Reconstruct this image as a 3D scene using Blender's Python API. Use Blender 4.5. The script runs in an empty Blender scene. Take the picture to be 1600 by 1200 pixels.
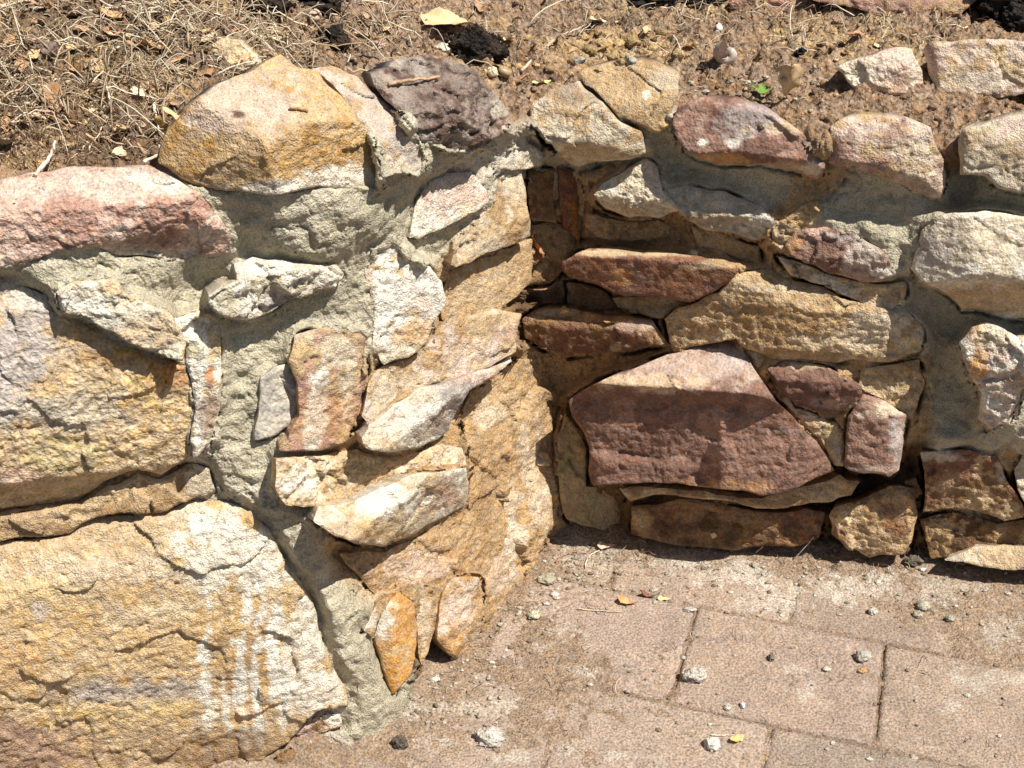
import bpy, bmesh, math, random
import numpy as np
from mathutils import Vector, Matrix, Euler
random.seed(7); RNG = np.random.default_rng(7)
scene = bpy.context.scene
COL = scene.collection

# ------------------------------------------------------------------ camera, sun, sky, exposure
FOC = 2100.0; TH = math.radians(32)          # focal length in photo pixels (1600 wide), downward pitch
UPV = np.array([0, math.sin(TH), math.cos(TH)]); FWD = np.array([0, math.cos(TH), -math.sin(TH)])
def ray(px, py):
    px = np.asarray(px, float)[..., None]; py = np.asarray(py, float)[..., None]
    return FWD + np.array([1.0, 0, 0]) * (px - 800) / FOC - UPV * (py - 600) / FOC
CAM = -ray(870, 825) * 1.9                    # the inner corner of the wall, at paving level, is the origin
cam = bpy.data.cameras.new('camera'); cam.lens = 36 * FOC / 1600; cam.sensor_width = 36
cam.clip_start = 0.05; cam.clip_end = 200
co = bpy.data.objects.new('camera', cam); COL.objects.link(co)
co.location = CAM; co.rotation_euler = (math.pi / 2 - TH, 0, 0); scene.camera = co

SUN = Vector((0.43, -0.25, 0.87)).normalized()
w = bpy.data.worlds.new('World'); scene.world = w; w.use_nodes = True
nt = w.node_tree; bg = nt.nodes['Background']
sk = nt.nodes.new('ShaderNodeTexSky'); sk.sky_type = 'NISHITA'; sk.sun_disc = False
sk.sun_elevation = math.asin(SUN.z); sk.sun_rotation = math.atan2(SUN.x, SUN.y)
nt.links.new(sk.outputs[0], bg.inputs[0]); bg.inputs[1].default_value = 0.05
ld = bpy.data.lights.new('sun', 'SUN'); ld.energy = 5.0; ld.angle = math.radians(0.5); ld.color = (1, 0.945, 0.86)
lo = bpy.data.objects.new('sun', ld); COL.objects.link(lo)
lo.rotation_euler = SUN.to_track_quat('Z', 'Y').to_euler(); lo.location = (1.5, -1, 3)
scene.view_settings.view_transform = 'Standard'; scene.view_settings.look = 'None'
scene.view_settings.exposure = 0.44; scene.view_settings.gamma = 1

# ------------------------------------------------------------------ noise
def _hash(i, j, k, s):
    h = (i.astype(np.int64) * 374761393 + j.astype(np.int64) * 668265263 + k.astype(np.int64) * 2147483647 + s * 974634777) & 0xffffffff
    h = ((h ^ (h >> 13)) * 1274126177) & 0xffffffff
    return ((h ^ (h >> 16)) & 0xffff).astype(np.float32) / 32767.5 - 1.0
def vnoise(P, s=0):
    P = np.asarray(P, np.float32); I = np.floor(P); f = P - I; f = f * f * f * (f * (f * 6 - 15) + 10); I = I.astype(np.int64)
    x, y, z = I[:, 0], I[:, 1], I[:, 2]; r = 0
    for a in (0, 1):
        for b in (0, 1):
            for c in (0, 1):
                wt = (f[:, 0] if a else 1 - f[:, 0]) * (f[:, 1] if b else 1 - f[:, 1]) * (f[:, 2] if c else 1 - f[:, 2])
                r = r + wt * _hash(x + a, y + b, z + c, s)
    return r
ROT = np.array(Euler((0.6, 1.1, 0.4)).to_matrix(), np.float32)
def fbm(P, scale, octv=4, gain=0.5, s=0):
    P = np.asarray(P, np.float32) * scale; a = 1.0; r = 0; t = 0
    for o in range(octv):
        r = r + a * vnoise(P, s + o * 17); t += a; a *= gain; P = (P @ ROT) * 2.03
    return r / t * 1.6
def worley_facets(P, cell, s=0):
    """broken-stone relief: each cell of space gets its own small tilted flat, so chips meet in sharp edges"""
    Q = np.asarray(P, np.float32) / cell
    Q = Q + 0.25 * np.stack([vnoise(Q * 1.7, s + 5), vnoise(Q * 1.7, s + 6), vnoise(Q * 1.7, s + 7)], 1)
    I = np.floor(Q).astype(np.int64); best = np.full(len(Q), 9.0, np.float32); val = np.zeros(len(Q), np.float32); second = best.copy()
    for a in (-1, 0, 1):
        for b in (-1, 0, 1):
            for c in (-1, 0, 1):
                i, j, k = I[:, 0] + a, I[:, 1] + b, I[:, 2] + c
                F = np.stack([i + 0.5 + 0.45 * _hash(i, j, k, s + 1), j + 0.5 + 0.45 * _hash(i, j, k, s + 2), k + 0.5 + 0.45 * _hash(i, j, k, s + 3)], 1)
                D = Q - F; d = (D * D).sum(1)
                G = np.stack([_hash(i, j, k, s + 11), _hash(i, j, k, s + 12), _hash(i, j, k, s + 13)], 1)
                v = (D * G).sum(1) + 0.35 * _hash(i, j, k, s + 14)
                m = d < best; best = np.where(m, d, best); val = np.where(m, v, val)
    return val
def sstep(a, b, x):
    t = np.clip((x - a) / (b - a), 0, 1); return t * t * (3 - 2 * t)
def smax(a, b, k):
    h = np.maximum(k - np.abs(a - b), 0) / k; return np.maximum(a, b) + h * h * k * 0.25
def smin(a, b, k): return -smax(-a, -b, k)

# ------------------------------------------------------------------ the lie of the place: three wall planes, soil, paving
def floor_pt(px, py, z=0.0):
    r = ray(px, py); return CAM + r * ((z - CAM[2]) / r[..., 2])[..., None]
def wall_plane(a, b, batter):
    a = floor_pt(*a); b = floor_pt(*b); d = (b - a) / np.linalg.norm(b - a); n = np.array([d[1], -d[0], 0])
    if n[1] > 0: n = -n
    n = n * math.cos(math.radians(batter)) + np.array([0, 0, math.sin(math.radians(batter))])
    return n, float(n @ a)
PL = {'f': wall_plane((600, 1115), (220, 1215), 7), 'r': wall_plane((870, 825), (600, 1115), 5), 'b': wall_plane((870, 825), (1600, 885), 4)}
NRM = {k: v[0] for k, v in PL.items()}
NRM['c'] = (NRM['f'] + NRM['r']) / np.linalg.norm(NRM['f'] + NRM['r'])
NRM['i'] = (NRM['b'] * 1.2 + NRM['r']) / np.linalg.norm(NRM['b'] * 1.2 + NRM['r'])
def wall_t(px, py, h=0.0):                     # distance along the ray of the wall surface pushed out by h metres
    r = ray(px, py)
    t = {k: (d + h - n @ CAM) / (r @ n) for k, (n, d) in PL.items()}
    return smin(smax(t['f'], t['r'], 0.09), t['b'], 0.05)
def wall_pt(px, py, h=0.0): return CAM + ray(px, py) * wall_t(px, py, h)[..., None]
def soil_z(x, y):
    return 0.608 + 0.215 * np.log1p(np.exp(-x * 14)) / 14 + 0.10 * np.maximum(y, -0.5)
def soil_pt(px, py):
    r = ray(px, py); t = (0.62 - CAM[2]) / np.minimum(r[..., 2], -0.08)
    for _ in range(6):
        p = CAM + r * t[..., None]; t = (soil_z(p[..., 0], p[..., 1]) - CAM[2]) / np.minimum(r[..., 2], -0.08)
    return CAM + r * t[..., None]

# ------------------------------------------------------------------ materials
def new_mat(name): 
    m = bpy.data.materials.new(name); m.use_nodes = True; n = m.node_tree.nodes; l = m.node_tree.links
    return m, n, l, n['Principled BSDF']
def grain_mat(name, grain=700, speck=0.45, bump=0.9, mid=90, midamp=0.25, rough=0.92, dist=0.0016, pits=0.0, spec=0.15, dark=None):
    """vertex colour of the stone, broken up by sand grains, mottling and small pits"""
    m, n, l, b = new_mat(name)
    ca = n.new('ShaderNodeVertexColor'); ca.layer_name = 'tint'
    tc = n.new('ShaderNodeTexCoord'); oi = n.new('ShaderNodeObjectInfo'); va = n.new('ShaderNodeMath'); va.operation = 'MULTIPLY_ADD'
    l.new(oi.outputs['Random'], va.inputs[0]); va.inputs[1].default_value = 0.75; va.inputs[2].default_value = 0.6          # each stone has its own coarseness
    vs = n.new('ShaderNodeVectorMath'); vs.operation = 'SCALE'; l.new(tc.outputs['Object'], vs.inputs[0]); l.new(va.outputs[0], vs.inputs['Scale'])
    n1 = n.new('ShaderNodeTexNoise'); n1.inputs['Scale'].default_value = grain; n1.inputs['Detail'].default_value = 2
    n2 = n.new('ShaderNodeTexNoise'); n2.inputs['Scale'].default_value = mid; n2.inputs['Detail'].default_value = 6; n2.inputs['Roughness'].default_value = 0.65
    n3 = n.new('ShaderNodeTexNoise'); n3.inputs['Scale'].default_value = grain * 0.33; n3.inputs['Detail'].default_value = 4; n3.inputs['Roughness'].default_value = 0.7
    for q in (n1, n2, n3): l.new(vs.outputs[0], q.inputs['Vector'])
    def mr(src, lo, hi, a=0.3, c=0.7):
        r = n.new('ShaderNodeMapRange'); l.new(src, r.inputs['Value'])
        r.inputs['From Min'].default_value = a; r.inputs['From Max'].default_value = c
        r.inputs['To Min'].default_value = lo; r.inputs['To Max'].default_value = hi; return r.outputs[0]
    def math_(op, x, y):
        k = n.new('ShaderNodeMath'); k.operation = op
        for i, v in enumerate((x, y)):
            if isinstance(v, (int, float)): k.inputs[i].default_value = v
            else: l.new(v, k.inputs[i])
        return k.outputs[0]
    v = math_('MULTIPLY', mr(n1.outputs[0], 1 - speck, 1 + speck), mr(n2.outputs[0], 1 - midamp, 1 + midamp))
    mul = n.new('ShaderNodeVectorMath'); mul.operation = 'SCALE'; l.new(ca.outputs['Color'], mul.inputs[0]); l.new(v, mul.inputs['Scale'])
    hs = n.new('ShaderNodeHueSaturation'); l.new(mul.outputs[0], hs.inputs['Color'])
    l.new(mr(n3.outputs[0], 0.75, 1.3), hs.inputs['Saturation'])
    l.new(hs.outputs[0], b.inputs['Base Color'])
    b.inputs['Roughness'].default_value = rough; b.inputs['Specular IOR Level'].default_value = spec
    hsum = math_('ADD', math_('MULTIPLY', n1.outputs[0], 0.8), math_('ADD', math_('MULTIPLY', n3.outputs[0], 0.9), math_('MULTIPLY', n2.outputs[0], 1.2)))
    if pits:
        vo = n.new('ShaderNodeTexVoronoi'); vo.inputs['Scale'].default_value = grain * 0.22; l.new(tc.outputs['Object'], vo.inputs['Vector'])
        hsum = math_('ADD', hsum, math_('MULTIPLY', mr(vo.outputs['Distance'], 0, 1, 0.05, 0.4), pits))
    bp = n.new('ShaderNodeBump'); bp.inputs['Strength'].default_value = bump; bp.inputs['Distance'].default_value = dist * 2.2
    l.new(hsum, bp.inputs['Height']); l.new(bp.outputs[0], b.inputs['Normal'])
    return m
M = {
    'stone': grain_mat('sandstone', 500, 0.28, 0.9, 85, 0.22, dist=0.0016, pits=0.3),
    'smooth': grain_mat('dense_stone', 460, 0.26, 0.8, 70, 0.20, dist=0.0012, pits=0.15),
    'mortar': grain_mat('mortar', 430, 0.27, 1.0, 70, 0.16, dist=0.0017, pits=0.25),
    'soil': grain_mat('soil', 330, 0.5, 1.0, 110, 0.4, dist=0.003, pits=0.5),
    'paver': grain_mat('paver', 430, 0.42, 0.9, 40, 0.12, dist=0.0012, pits=0.3),
    'dirt': grain_mat('dirt', 380, 0.45, 1.0, 90, 0.25, dist=0.0018, pits=0.4),
    'clod': grain_mat('peat', 300, 0.5, 1.0, 90, 0.5, dist=0.004, pits=0.8),
    'crumb': grain_mat('crumb', 600, 0.3, 0.9, 150, 0.25, dist=0.001, pits=0.3),
}
def plain_mat(name, rgb, var=0.25, scale=60, rough=0.7, spec=0.2, trans=0):
    m, n, l, b = new_mat(name)
    tc = n.new('ShaderNodeTexCoord'); q = n.new('ShaderNodeTexNoise'); q.inputs['Scale'].default_value = scale; q.inputs['Detail'].default_value = 5
    l.new(tc.outputs['Object'], q.inputs['Vector'])
    oi = n.new('ShaderNodeObjectInfo')
    r = n.new('ShaderNodeMapRange'); l.new(q.outputs[0], r.inputs[0]); r.inputs[1].default_value = 0.3; r.inputs[2].default_value = 0.7
    r.inputs[3].default_value = 1 - var; r.inputs[4].default_value = 1 + var
    mu = n.new('ShaderNodeVectorMath'); mu.operation = 'SCALE'; mu.inputs[0].default_value = rgb; l.new(r.outputs[0], mu.inputs['Scale'])
    l.new(mu.outputs[0], b.inputs['Base Color']); b.inputs['Roughness'].default_value = rough; b.inputs['Specular IOR Level'].default_value = spec
    bp = n.new('ShaderNodeBump'); bp.inputs['Strength'].default_value = 0.5; bp.inputs['Distance'].default_value = 0.001
    l.new(q.outputs[0], bp.inputs['Height']); l.new(bp.outputs[0], b.inputs['Normal'])
    return m

# ------------------------------------------------------------------ mesh helpers
def mesh_obj(name, V, F, mat, col=None, parent=None, smooth=True, origin=None):
    V = np.asarray(V, float)
    o0 = V.mean(0) if origin is None else np.asarray(origin, float)
    me = bpy.data.meshes.new(name)
    F = [np.asarray(f) for f in (F if isinstance(F, list) else [F]) if len(f)]
    me.vertices.add(len(V)); me.vertices.foreach_set('co', (V - o0).astype(np.float32).ravel())
    nl = sum(f.size for f in F); npoly = sum(len(f) for f in F)
    me.loops.add(nl); me.loops.foreach_set('vertex_index', np.concatenate([f.ravel() for f in F]).astype(np.int32))
    me.polygons.add(npoly)
    ls = np.concatenate([np.full(len(f), f.shape[1]) for f in F]); st = np.concatenate([[0], np.cumsum(ls)[:-1]])
    me.polygons.foreach_set('loop_start', st.astype(np.int32))
    me.polygons.foreach_set('use_smooth', np.full(npoly, smooth))
    me.update(calc_edges=True); me.validate()
    if col is not None:
        ca = me.color_attributes.new('tint', 'FLOAT_COLOR', 'POINT')
        ca.data.foreach_set('color', np.concatenate([col, np.ones((len(V), 1))], 1).astype(np.float32).ravel())
    me.materials.append(mat)
    o = bpy.data.objects.new(name, me); o.location = o0; COL.objects.link(o)
    if parent is not None: o.parent = parent; o.matrix_parent_inverse = Matrix.Identity(4); o.location = Vector(o0) - parent.location
    return o
def tag(o, label=None, cat=None, group=None, kind=None):
    if label: o['label'] = label
    if cat: o['category'] = cat
    if group: o['group'] = group
    if kind: o['kind'] = kind
    return o
def seg_dist(X, Y, pts):
    """signed distance (inside > 0) to a closed polygon, and the nearest point on it"""
    d2 = np.full(X.shape, 1e18); nx = np.zeros_like(X); ny = np.zeros_like(Y); ins = np.zeros(X.shape, bool)
    n = len(pts)
    for i in range(n):
        ax, ay = pts[i]; bx, by = pts[(i + 1) % n]; ex, ey = bx - ax, by - ay; L = ex * ex + ey * ey + 1e-9
        t = np.clip(((X - ax) * ex + (Y - ay) * ey) / L, 0, 1); qx, qy = ax + t * ex, ay + t * ey
        dd = (X - qx) ** 2 + (Y - qy) ** 2; m = dd < d2
        d2 = np.where(m, dd, d2); nx = np.where(m, qx, nx); ny = np.where(m, qy, ny)
        c = ((ay > Y) != (by > Y)) & (X < (bx - ax) * (Y - ay) / (by - ay + 1e-12) + ax); ins ^= c
    return np.where(ins, 1, -1) * np.sqrt(d2), nx, ny
def roughen(pts, amp, seed):
    out = []; n = len(pts); r = np.random.default_rng(seed)
    for i in range(n):
        a = np.array(pts[i], float); b = np.array(pts[(i + 1) % n], float); L = np.linalg.norm(b - a); k = max(1, int(L / 7))
        nrm = np.array([b[1] - a[1], a[0] - b[0]]) / (L + 1e-9)
        ph = r.uniform(0, 6.28, 3); bulge = r.normal(0, 0.035) * L
        for j in range(k):
            t = j / k
            off = math.sin(math.pi * t) * (bulge + amp * (0.5 * math.sin(t * L / 19 + ph[0]) + 0.35 * math.sin(t * L / 8 + ph[1])) + r.normal(0, amp * 0.35))
            out.append(a + (b - a) * t + nrm * off)
    return np.array(out)

# palettes: linear base colours
C = dict(pink=(.54,.39,.32), pinkd=(.42,.275,.22), pinkp=(.60,.49,.41), ochre=(.54,.39,.225), ochred=(.42,.27,.14), yellow=(.62,.46,.22), cream=(.63,.55,.43), white=(.74,.70,.61),
         tan=(.49,.365,.235), sand=(.57,.45,.30), sandd=(.40,.285,.175), mort=(.475,.435,.335), mortp=(.56,.51,.42), mortd=(.30,.265,.19), purple=(.195,.122,.096), purpled=(.13,.09,.075), greybr=(.32,.265,.225), drk=(.25,.20,.17), greyp=(.46,.40,.35), redbr=(.225,.125,.085), earth=(.45,.315,.19), earthp=(.53,.41,.275),
         brown=(.25,.16,.095), brownd=(.12,.075,.047), orange=(.52,.31,.15), rust=(.42,.19,.08), grey=(.42,.39,.34), lav=(.45,.41,.385), rose=(.30,.195,.155), soil=(.22,.15,.10), olive=(.38,.33,.19), black=(.03,.025,.02))
C = {k: np.array(v) + .14 * (np.array(v) - np.mean(v)) for k, v in C.items()}
def paint(P, px, py, pal, blots, seed):
    a = fbm(P, 22, 4, 0.55, seed); b = fbm(P, 60, 4, 0.6, seed + 50); c = fbm(P, 9, 3, 0.5, seed + 90)
    p = [C[k] for k in pal.split()]
    while len(p) < 3: p.append(p[-1])
    w1 = sstep(-0.1, 0.35, a + 0.4 * c)[:, None]; w2 = sstep(0.12, 0.5, b - 0.4 * c)[:, None]
    col = p[0] * (1 - w1) + p[1] * w1; col = col * (1 - w2) + p[2] * w2
    for (x, y, rx, ry, cn, am) in blots:
        wob = 9 * fbm(P, 26, 3, .6, seed + 7) if rx < 16 and ry > 40 else 0
        d = np.sqrt(((px + wob - x) / (rx * (1 + .5 * c if rx < 16 else 1))) ** 2 + ((py - y) / ry) ** 2)
        k = sstep(1.25, 0.6, d + (0.7 if rx < 16 else 0.6) * b + 0.35 * a)[:, None] * am
        col = col * (1 - k) + C[cn] * k
    g = fbm(P, 140, 3, 0.6, seed + 31)[:, None]
    return np.clip(col * (1 + 0.16 * g), 0.008, 0.85)

# ------------------------------------------------------------------ the stones of the wall
wall = bpy.data.objects.new('retaining_wall', None); COL.objects.link(wall)
tag(wall, 'low rubble sandstone retaining wall with fresh grey mortar and a recessed inner corner', 'wall')
STONES = []
def S(label, key, h, pts, pal, fac=None, blot=(), rnd=(4.5, 0.35), rough=1.0, gap=0.0, mat='stone', depth=9, sk=0.004, jag=1.5, loose=None, chip=1.0, base='w'):
    """one stone. pts: outline in photo pixels; fac: facets (px, py, h cm, tilt up deg, tilt right deg), a list of lists joins several convex lumps"""
    STONES.append(dict(label=label, key=key, h=h, pts=pts, pal=pal, fac=fac, blot=blot, rnd=rnd, rough=rough, gap=gap, mat=mat, depth=depth, sk=sk, jag=jag, loose=loose, chip=chip, base=base))

# --- front face, left
S('long pink slab at the top of the left face', 'f', 5, [(-250,345),(-190,312),(0,283),(80,270),(160,262),(230,258),(290,290),(330,325),(362,372),(352,398),(300,402),(255,408),(215,400),(150,385),(90,392),(40,410),(0,420),(-235,446)],
  'pink pinkd pinkp', [(150,322,5.3,62,0),(150,350,5.3,2,-4),(345,355,5,8,30),(90,398,4.9,-30,0)], [(180,295,150,22,'pinkp',.8),(250,285,60,20,'white',.6),(20,370,70,40,'pink',.6),(230,365,50,25,'rose',.6),(220,400,60,10,'mortp',.7)], rough=1.1)
S('ochre boulder on the corner, pink topped', 'c', 6, [(248,255),(262,205),(300,165),(345,130),(400,110),(440,85),(465,105),(500,112),(535,150),(565,190),(590,235),(602,275),(590,300),(560,296),(500,292),(440,305),(400,303),(340,297),(310,290),(270,270)],
  'ochre tan ochred', [(420,203,6.4,58,-3),(330,262,5.3,-12,-46),(470,252,6.4,0,8),(275,250,3.4,30,-52),(585,262,5.4,8,40),(510,175,4.6,46,24)], [(400,165,120,45,'pinkp',.75),(505,165,45,40,'ochre',.7),(470,245,90,25,'ochred',.5),(540,280,60,20,'white',.75),(440,297,80,12,'white',.8),(340,270,60,30,'tan',.6),(285,240,25,30,'sandd',.7),(376,180,10,5,'brownd',.9)], rough=.85, sk=.003)
S('pinkish slab behind the ochre boulder', 'c', 4, [(480,108),(520,103),(560,120),(590,150),(625,180),(655,215),(667,250),(655,278),(620,270),(596,285),(592,240),(570,200),(540,155),(505,118)],
  'pinkp greyp tan', [(600,200,4.2,50,12),(622,235,5.4,10,14)], [(620,180,50,30,'pinkp',.5),(585,130,30,15,'ochre',.5),(600,260,40,25,'cream',.8)])
S('dark purple boulder with lichen on the coping', 'c', 6, [(580,115),(620,95),(660,87),(700,92),(745,110),(780,150),(797,178),(790,205),(770,217),(755,232),(730,241),(700,237),(665,227),(655,212),(635,185),(602,155)],
  'drk greybr purpled', [(690,128,4.6,52,0),(700,165,6.4,18,-4),(770,175,5.6,15,34),(705,222,6,-30,5),(620,140,4.6,48,-24)], [(640,102,45,16,'grey',.45),(782,180,20,32,'mortp',.6),(710,218,40,10,'grey',.6),(725,236,40,6,'cream',.7),(783,195,14,14,'rose',.8)], rough=2.1, chip=.5)
S('flat pale plate jutting from the mortar', 'r', 4.5, [(641,372),(653,312),(672,285),(700,270),(738,268),(762,298),(766,318),(730,338),(690,360),(655,375)],
  'cream pinkp white', [(700,318,3.2,16,-8)], [(715,285,40,20,'pinkp',.7),(735,305,30,15,'pink',.4),(665,345,30,25,'white',.6)], rnd=(4,.3), rough=.6)
S('pitted white stone in the mortar', 'c', 5, [(333,482),(330,465),(352,450),(374,440),(370,415),(400,403),(440,405),(470,412),(530,415),(540,428),(525,450),(480,465),(430,490),(390,503),(350,496)],
  'cream mortp white', [(430,428,5,48,0),(430,450,5,-12,0)], [(410,415,50,14,'white',.8),(450,458,60,20,'mort',.5),(425,472,14,10,'lav',.8),(500,430,30,12,'white',.6),(360,478,30,20,'mort',.5)], rough=2.0, rnd=(6,.8))
S('large grey and yellow stone in the left face', 'f', 4.5, [(-215,455),(-150,425),(0,437),(45,455),(85,470),(100,490),(150,515),(200,545),(240,560),(292,572),(300,600),(308,640),(305,690),(290,722),(250,747),(215,737),(165,757),(125,787),(60,797),(0,806),(-170,824),(-230,800)],
  'sand earthp tan', [(120,560,5,14,0),(150,660,5.2,-4,4),(60,520,4.8,20,-6),(150,742,4.5,-38,0)], [(20,560,95,95,'lav',.85),(60,640,80,35,'grey',.6),(210,548,40,12,'yellow',.95),(120,520,50,22,'ochre',.7),(190,560,90,16,'ochred',.7),(265,585,40,20,'rust',.85),(90,720,60,35,'olive',.5),(30,745,50,20,'pink',.6),(220,630,90,60,'ochre',.45),(130,600,60,40,'sand',.6),(220,610,40,30,'yellow',.4),(130,640,80,30,'mortp',.5),(40,460,40,20,'white',.5)], rough=1.05, rnd=(14,1.2), gap=.5, chip=1.3)
S('white crust of old mortar capping the grey stone', 'f', 6.2, [(88,456),(120,440),(185,437),(193,456),(240,480),(270,495),(292,540),(286,566),(225,546),(180,522),(130,500),(95,490)],
  'cream mortp sand', [(180,490,6.3,10,0)], [(130,468,50,28,'white',.8),(240,520,50,28,'tan',.6)], rough=1.7, rnd=(4,.5))
S('white streaked quoin beside the grey stone', 'f', 4.5, [(263,500),(312,486),(338,498),(346,540),(344,640),(330,690),(302,722),(298,690),(306,640),(299,596),(290,566),(292,540)],
  'cream white sand', [(315,600,5,4,10)], [(312,580,8,90,'white',.9),(328,590,8,20,'rust',.8),(325,640,12,30,'redbr',.6),(300,515,30,18,'white',.7),(305,545,14,12,'olive',.6)], rough=1.2)
S('thin sandy course between two cracks', 'f', 3, [(-330,850),(0,810),(60,801),(130,790),(168,762),(215,742),(250,752),(300,726),(328,735),(335,770),(290,787),(260,802),(200,802),(150,812),(110,836),(60,843),(0,850),(-320,905)],
  'sand tan sandd', [(160,790,3,6,0)], [(310,755,30,30,'cream',.7),(200,800,70,10,'brown',.6),(60,830,60,12,'brown',.4)], rough=1.0, rnd=(8,.6), gap=.4)
S('huge ochre block at the foot of the corner, limewashed', 'f', 5, [(-290,925),(-240,890),(0,853),(60,847),(110,840),(125,822),(200,812),(260,805),(290,790),(345,787),(392,802),(422,832),(452,890),(482,930),(499,970),(514,1030),(542,1080),(548,1108),(505,1112),(474,1140),(455,1165),(400,1205),(340,1240),(260,1290),(190,1330),(-260,1330)],
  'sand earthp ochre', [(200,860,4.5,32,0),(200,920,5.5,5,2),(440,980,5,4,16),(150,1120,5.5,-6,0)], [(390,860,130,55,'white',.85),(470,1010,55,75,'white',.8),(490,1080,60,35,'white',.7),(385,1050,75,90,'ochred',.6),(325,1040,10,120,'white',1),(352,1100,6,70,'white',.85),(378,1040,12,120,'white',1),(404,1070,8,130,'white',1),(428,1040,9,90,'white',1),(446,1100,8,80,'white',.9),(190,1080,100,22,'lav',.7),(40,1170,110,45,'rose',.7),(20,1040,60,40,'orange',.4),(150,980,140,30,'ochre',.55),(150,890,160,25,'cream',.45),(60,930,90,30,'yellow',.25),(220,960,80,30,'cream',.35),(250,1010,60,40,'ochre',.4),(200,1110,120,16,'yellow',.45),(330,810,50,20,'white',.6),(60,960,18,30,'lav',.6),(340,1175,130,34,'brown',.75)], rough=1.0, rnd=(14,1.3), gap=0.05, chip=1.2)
S('pink chip of stone at the foot of the corner', 'f', 3, [(458,1145),(472,1134),(505,1114),(530,1112),(536,1135),(500,1150),(470,1156)], 'pink cream brown', None, [(520,1120,18,10,'white',.7)], rough=1.2, gap=1.2)

# --- return face
S('limewashed upright stone in the return face', 'c', 2.5, [(572,430),(582,388),(612,378),(642,408),(668,412),(692,440),(700,470),(682,500),(672,530),(640,560),(602,572),(584,545),(587,480)],
  'cream white sand', [(620,470,3,4,4)], [(605,450,22,75,'white',.95),(655,480,30,25,'pinkp',.6),(655,520,40,18,'orange',.6),(575,450,10,40,'pink',.5)], rough=1.0)
S('sandy ledge stone under the pale plate', 'r', 4.2, [(706,414),(712,392),(740,345),(768,325),(772,290),(800,256),(816,270),(826,330),(830,368),(797,384),(762,395),(736,412),(714,418)],
  'earthp earth cream', [(770,350,3.6,18,0),(770,385,4,-15,0)], [(745,385,40,12,'cream',.6),(800,290,24,30,'cream',.5)], rnd=(3,.15), rough=1.1)
S('sandy stone beneath the ledge', 'r', 2.2, [(690,472),(702,425),(730,415),(765,400),(800,388),(832,372),(832,440),(802,468),(777,488),(722,518),(692,500)],
  'earthp tan earth', [(750,450,1.6,6,0),(800,430,2.5,4,0)], [(800,400,30,20,'sandd',.4)], rnd=(3,.15), rough=.9)
S('broad sandy stone in the return face', 'r', 2.5, [(602,572),(640,562),(690,503),(772,482),(816,490),(808,550),(768,573),(722,588),(662,604),(602,640),(578,668),(566,650),(576,600)],
  'earthp earth pinkp', [(690,560,2.4,10,0)], [(640,600,60,25,'cream',.6),(720,550,40,15,'pinkp',.5),(790,520,20,12,'pinkd',.5),(600,620,20,30,'cream',.6)], rnd=(3,.2), rough=1.0, gap=.3)
S('reddish stone streaked with white lime', 'c', 3.4, [(452,565),(462,525),(500,514),(542,516),(574,522),(572,600),(558,660),(546,690),(502,705),(437,706),(452,688),(470,652),(467,602)],
  'pinkd tan pinkd', [(510,620,3.8,4,6),(500,540,3.2,18,0)], [(490,650,9,65,'white',1),(507,600,8,45,'white',.9),(530,560,7,40,'cream',.8),(545,580,9,70,'cream',.8),(520,650,50,40,'orange',.45),(505,535,50,22,'cream',.75),(480,545,26,14,'yellow',.5),(525,560,30,20,'cream',.5),(520,605,20,20,'brown',.4)], rough=1.3, gap=1.2)
S('smooth grey flake in the mortar', 'c', 3.6, [(400,690),(406,650),(409,592),(430,575),(456,568),(469,610),(466,658),(432,682)], 'grey grey mortp', [(435,640,3.6,6,-6)], [(430,670,30,15,'mortp',.5)], rough=.6, rnd=(5,.4), mat='smooth')
S('tilted pale stone with a purple end', 'r', 4.6, [(570,686),(582,664),(620,634),(660,606),(722,592),(760,577),(800,556),(804,566),(772,590),(736,612),(713,650),(690,686),(660,700),(610,708),(576,701)],
  'cream white pinkp', [(650,640,4.6,18,0),(640,690,4.4,-25,0),(740,600,4,10,10)], [(715,620,40,40,'lav',.8),(690,660,16,20,'purple',.5),(760,590,50,14,'pinkd',.55),(600,695,30,10,'ochre',.6),(640,660,40,30,'white',.6)], rough=1.1, rnd=(6,.6), gap=.9)
S('sandy filler stone with white grit', 'r', 2.4, [(434,718),(500,712),(560,702),(570,708),(612,714),(662,706),(692,694),(724,700),(731,730),(700,738),(650,742),(612,757),(560,782),(500,792),(450,790),(432,762)],
  'earthp tan cream', [(570,735,2.2,8,0)], [(470,755,34,26,'white',.8),(465,760,20,12,'pinkp',.5),(540,730,50,20,'tan',.5)], rough=1.6)
S('protruding cream stone with an ochre underside', 'r', 6, [(490,815),(500,793),(560,782),(612,757),(650,742),(700,738),(731,732),(729,790),(692,810),(652,834),(602,855),(556,850),(525,838)],
  'cream white sand', [(620,785,6.5,40,0),(600,825,6,-22,-2)], [(540,835,60,18,'sandd',.6),(600,825,40,18,'ochre',.7),(690,780,40,25,'orange',.5),(700,770,24,30,'pinkd',.45),(600,780,80,20,'white',.7),(660,820,40,10,'cream',.6)], rough=1.0, gap=.8)
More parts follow.
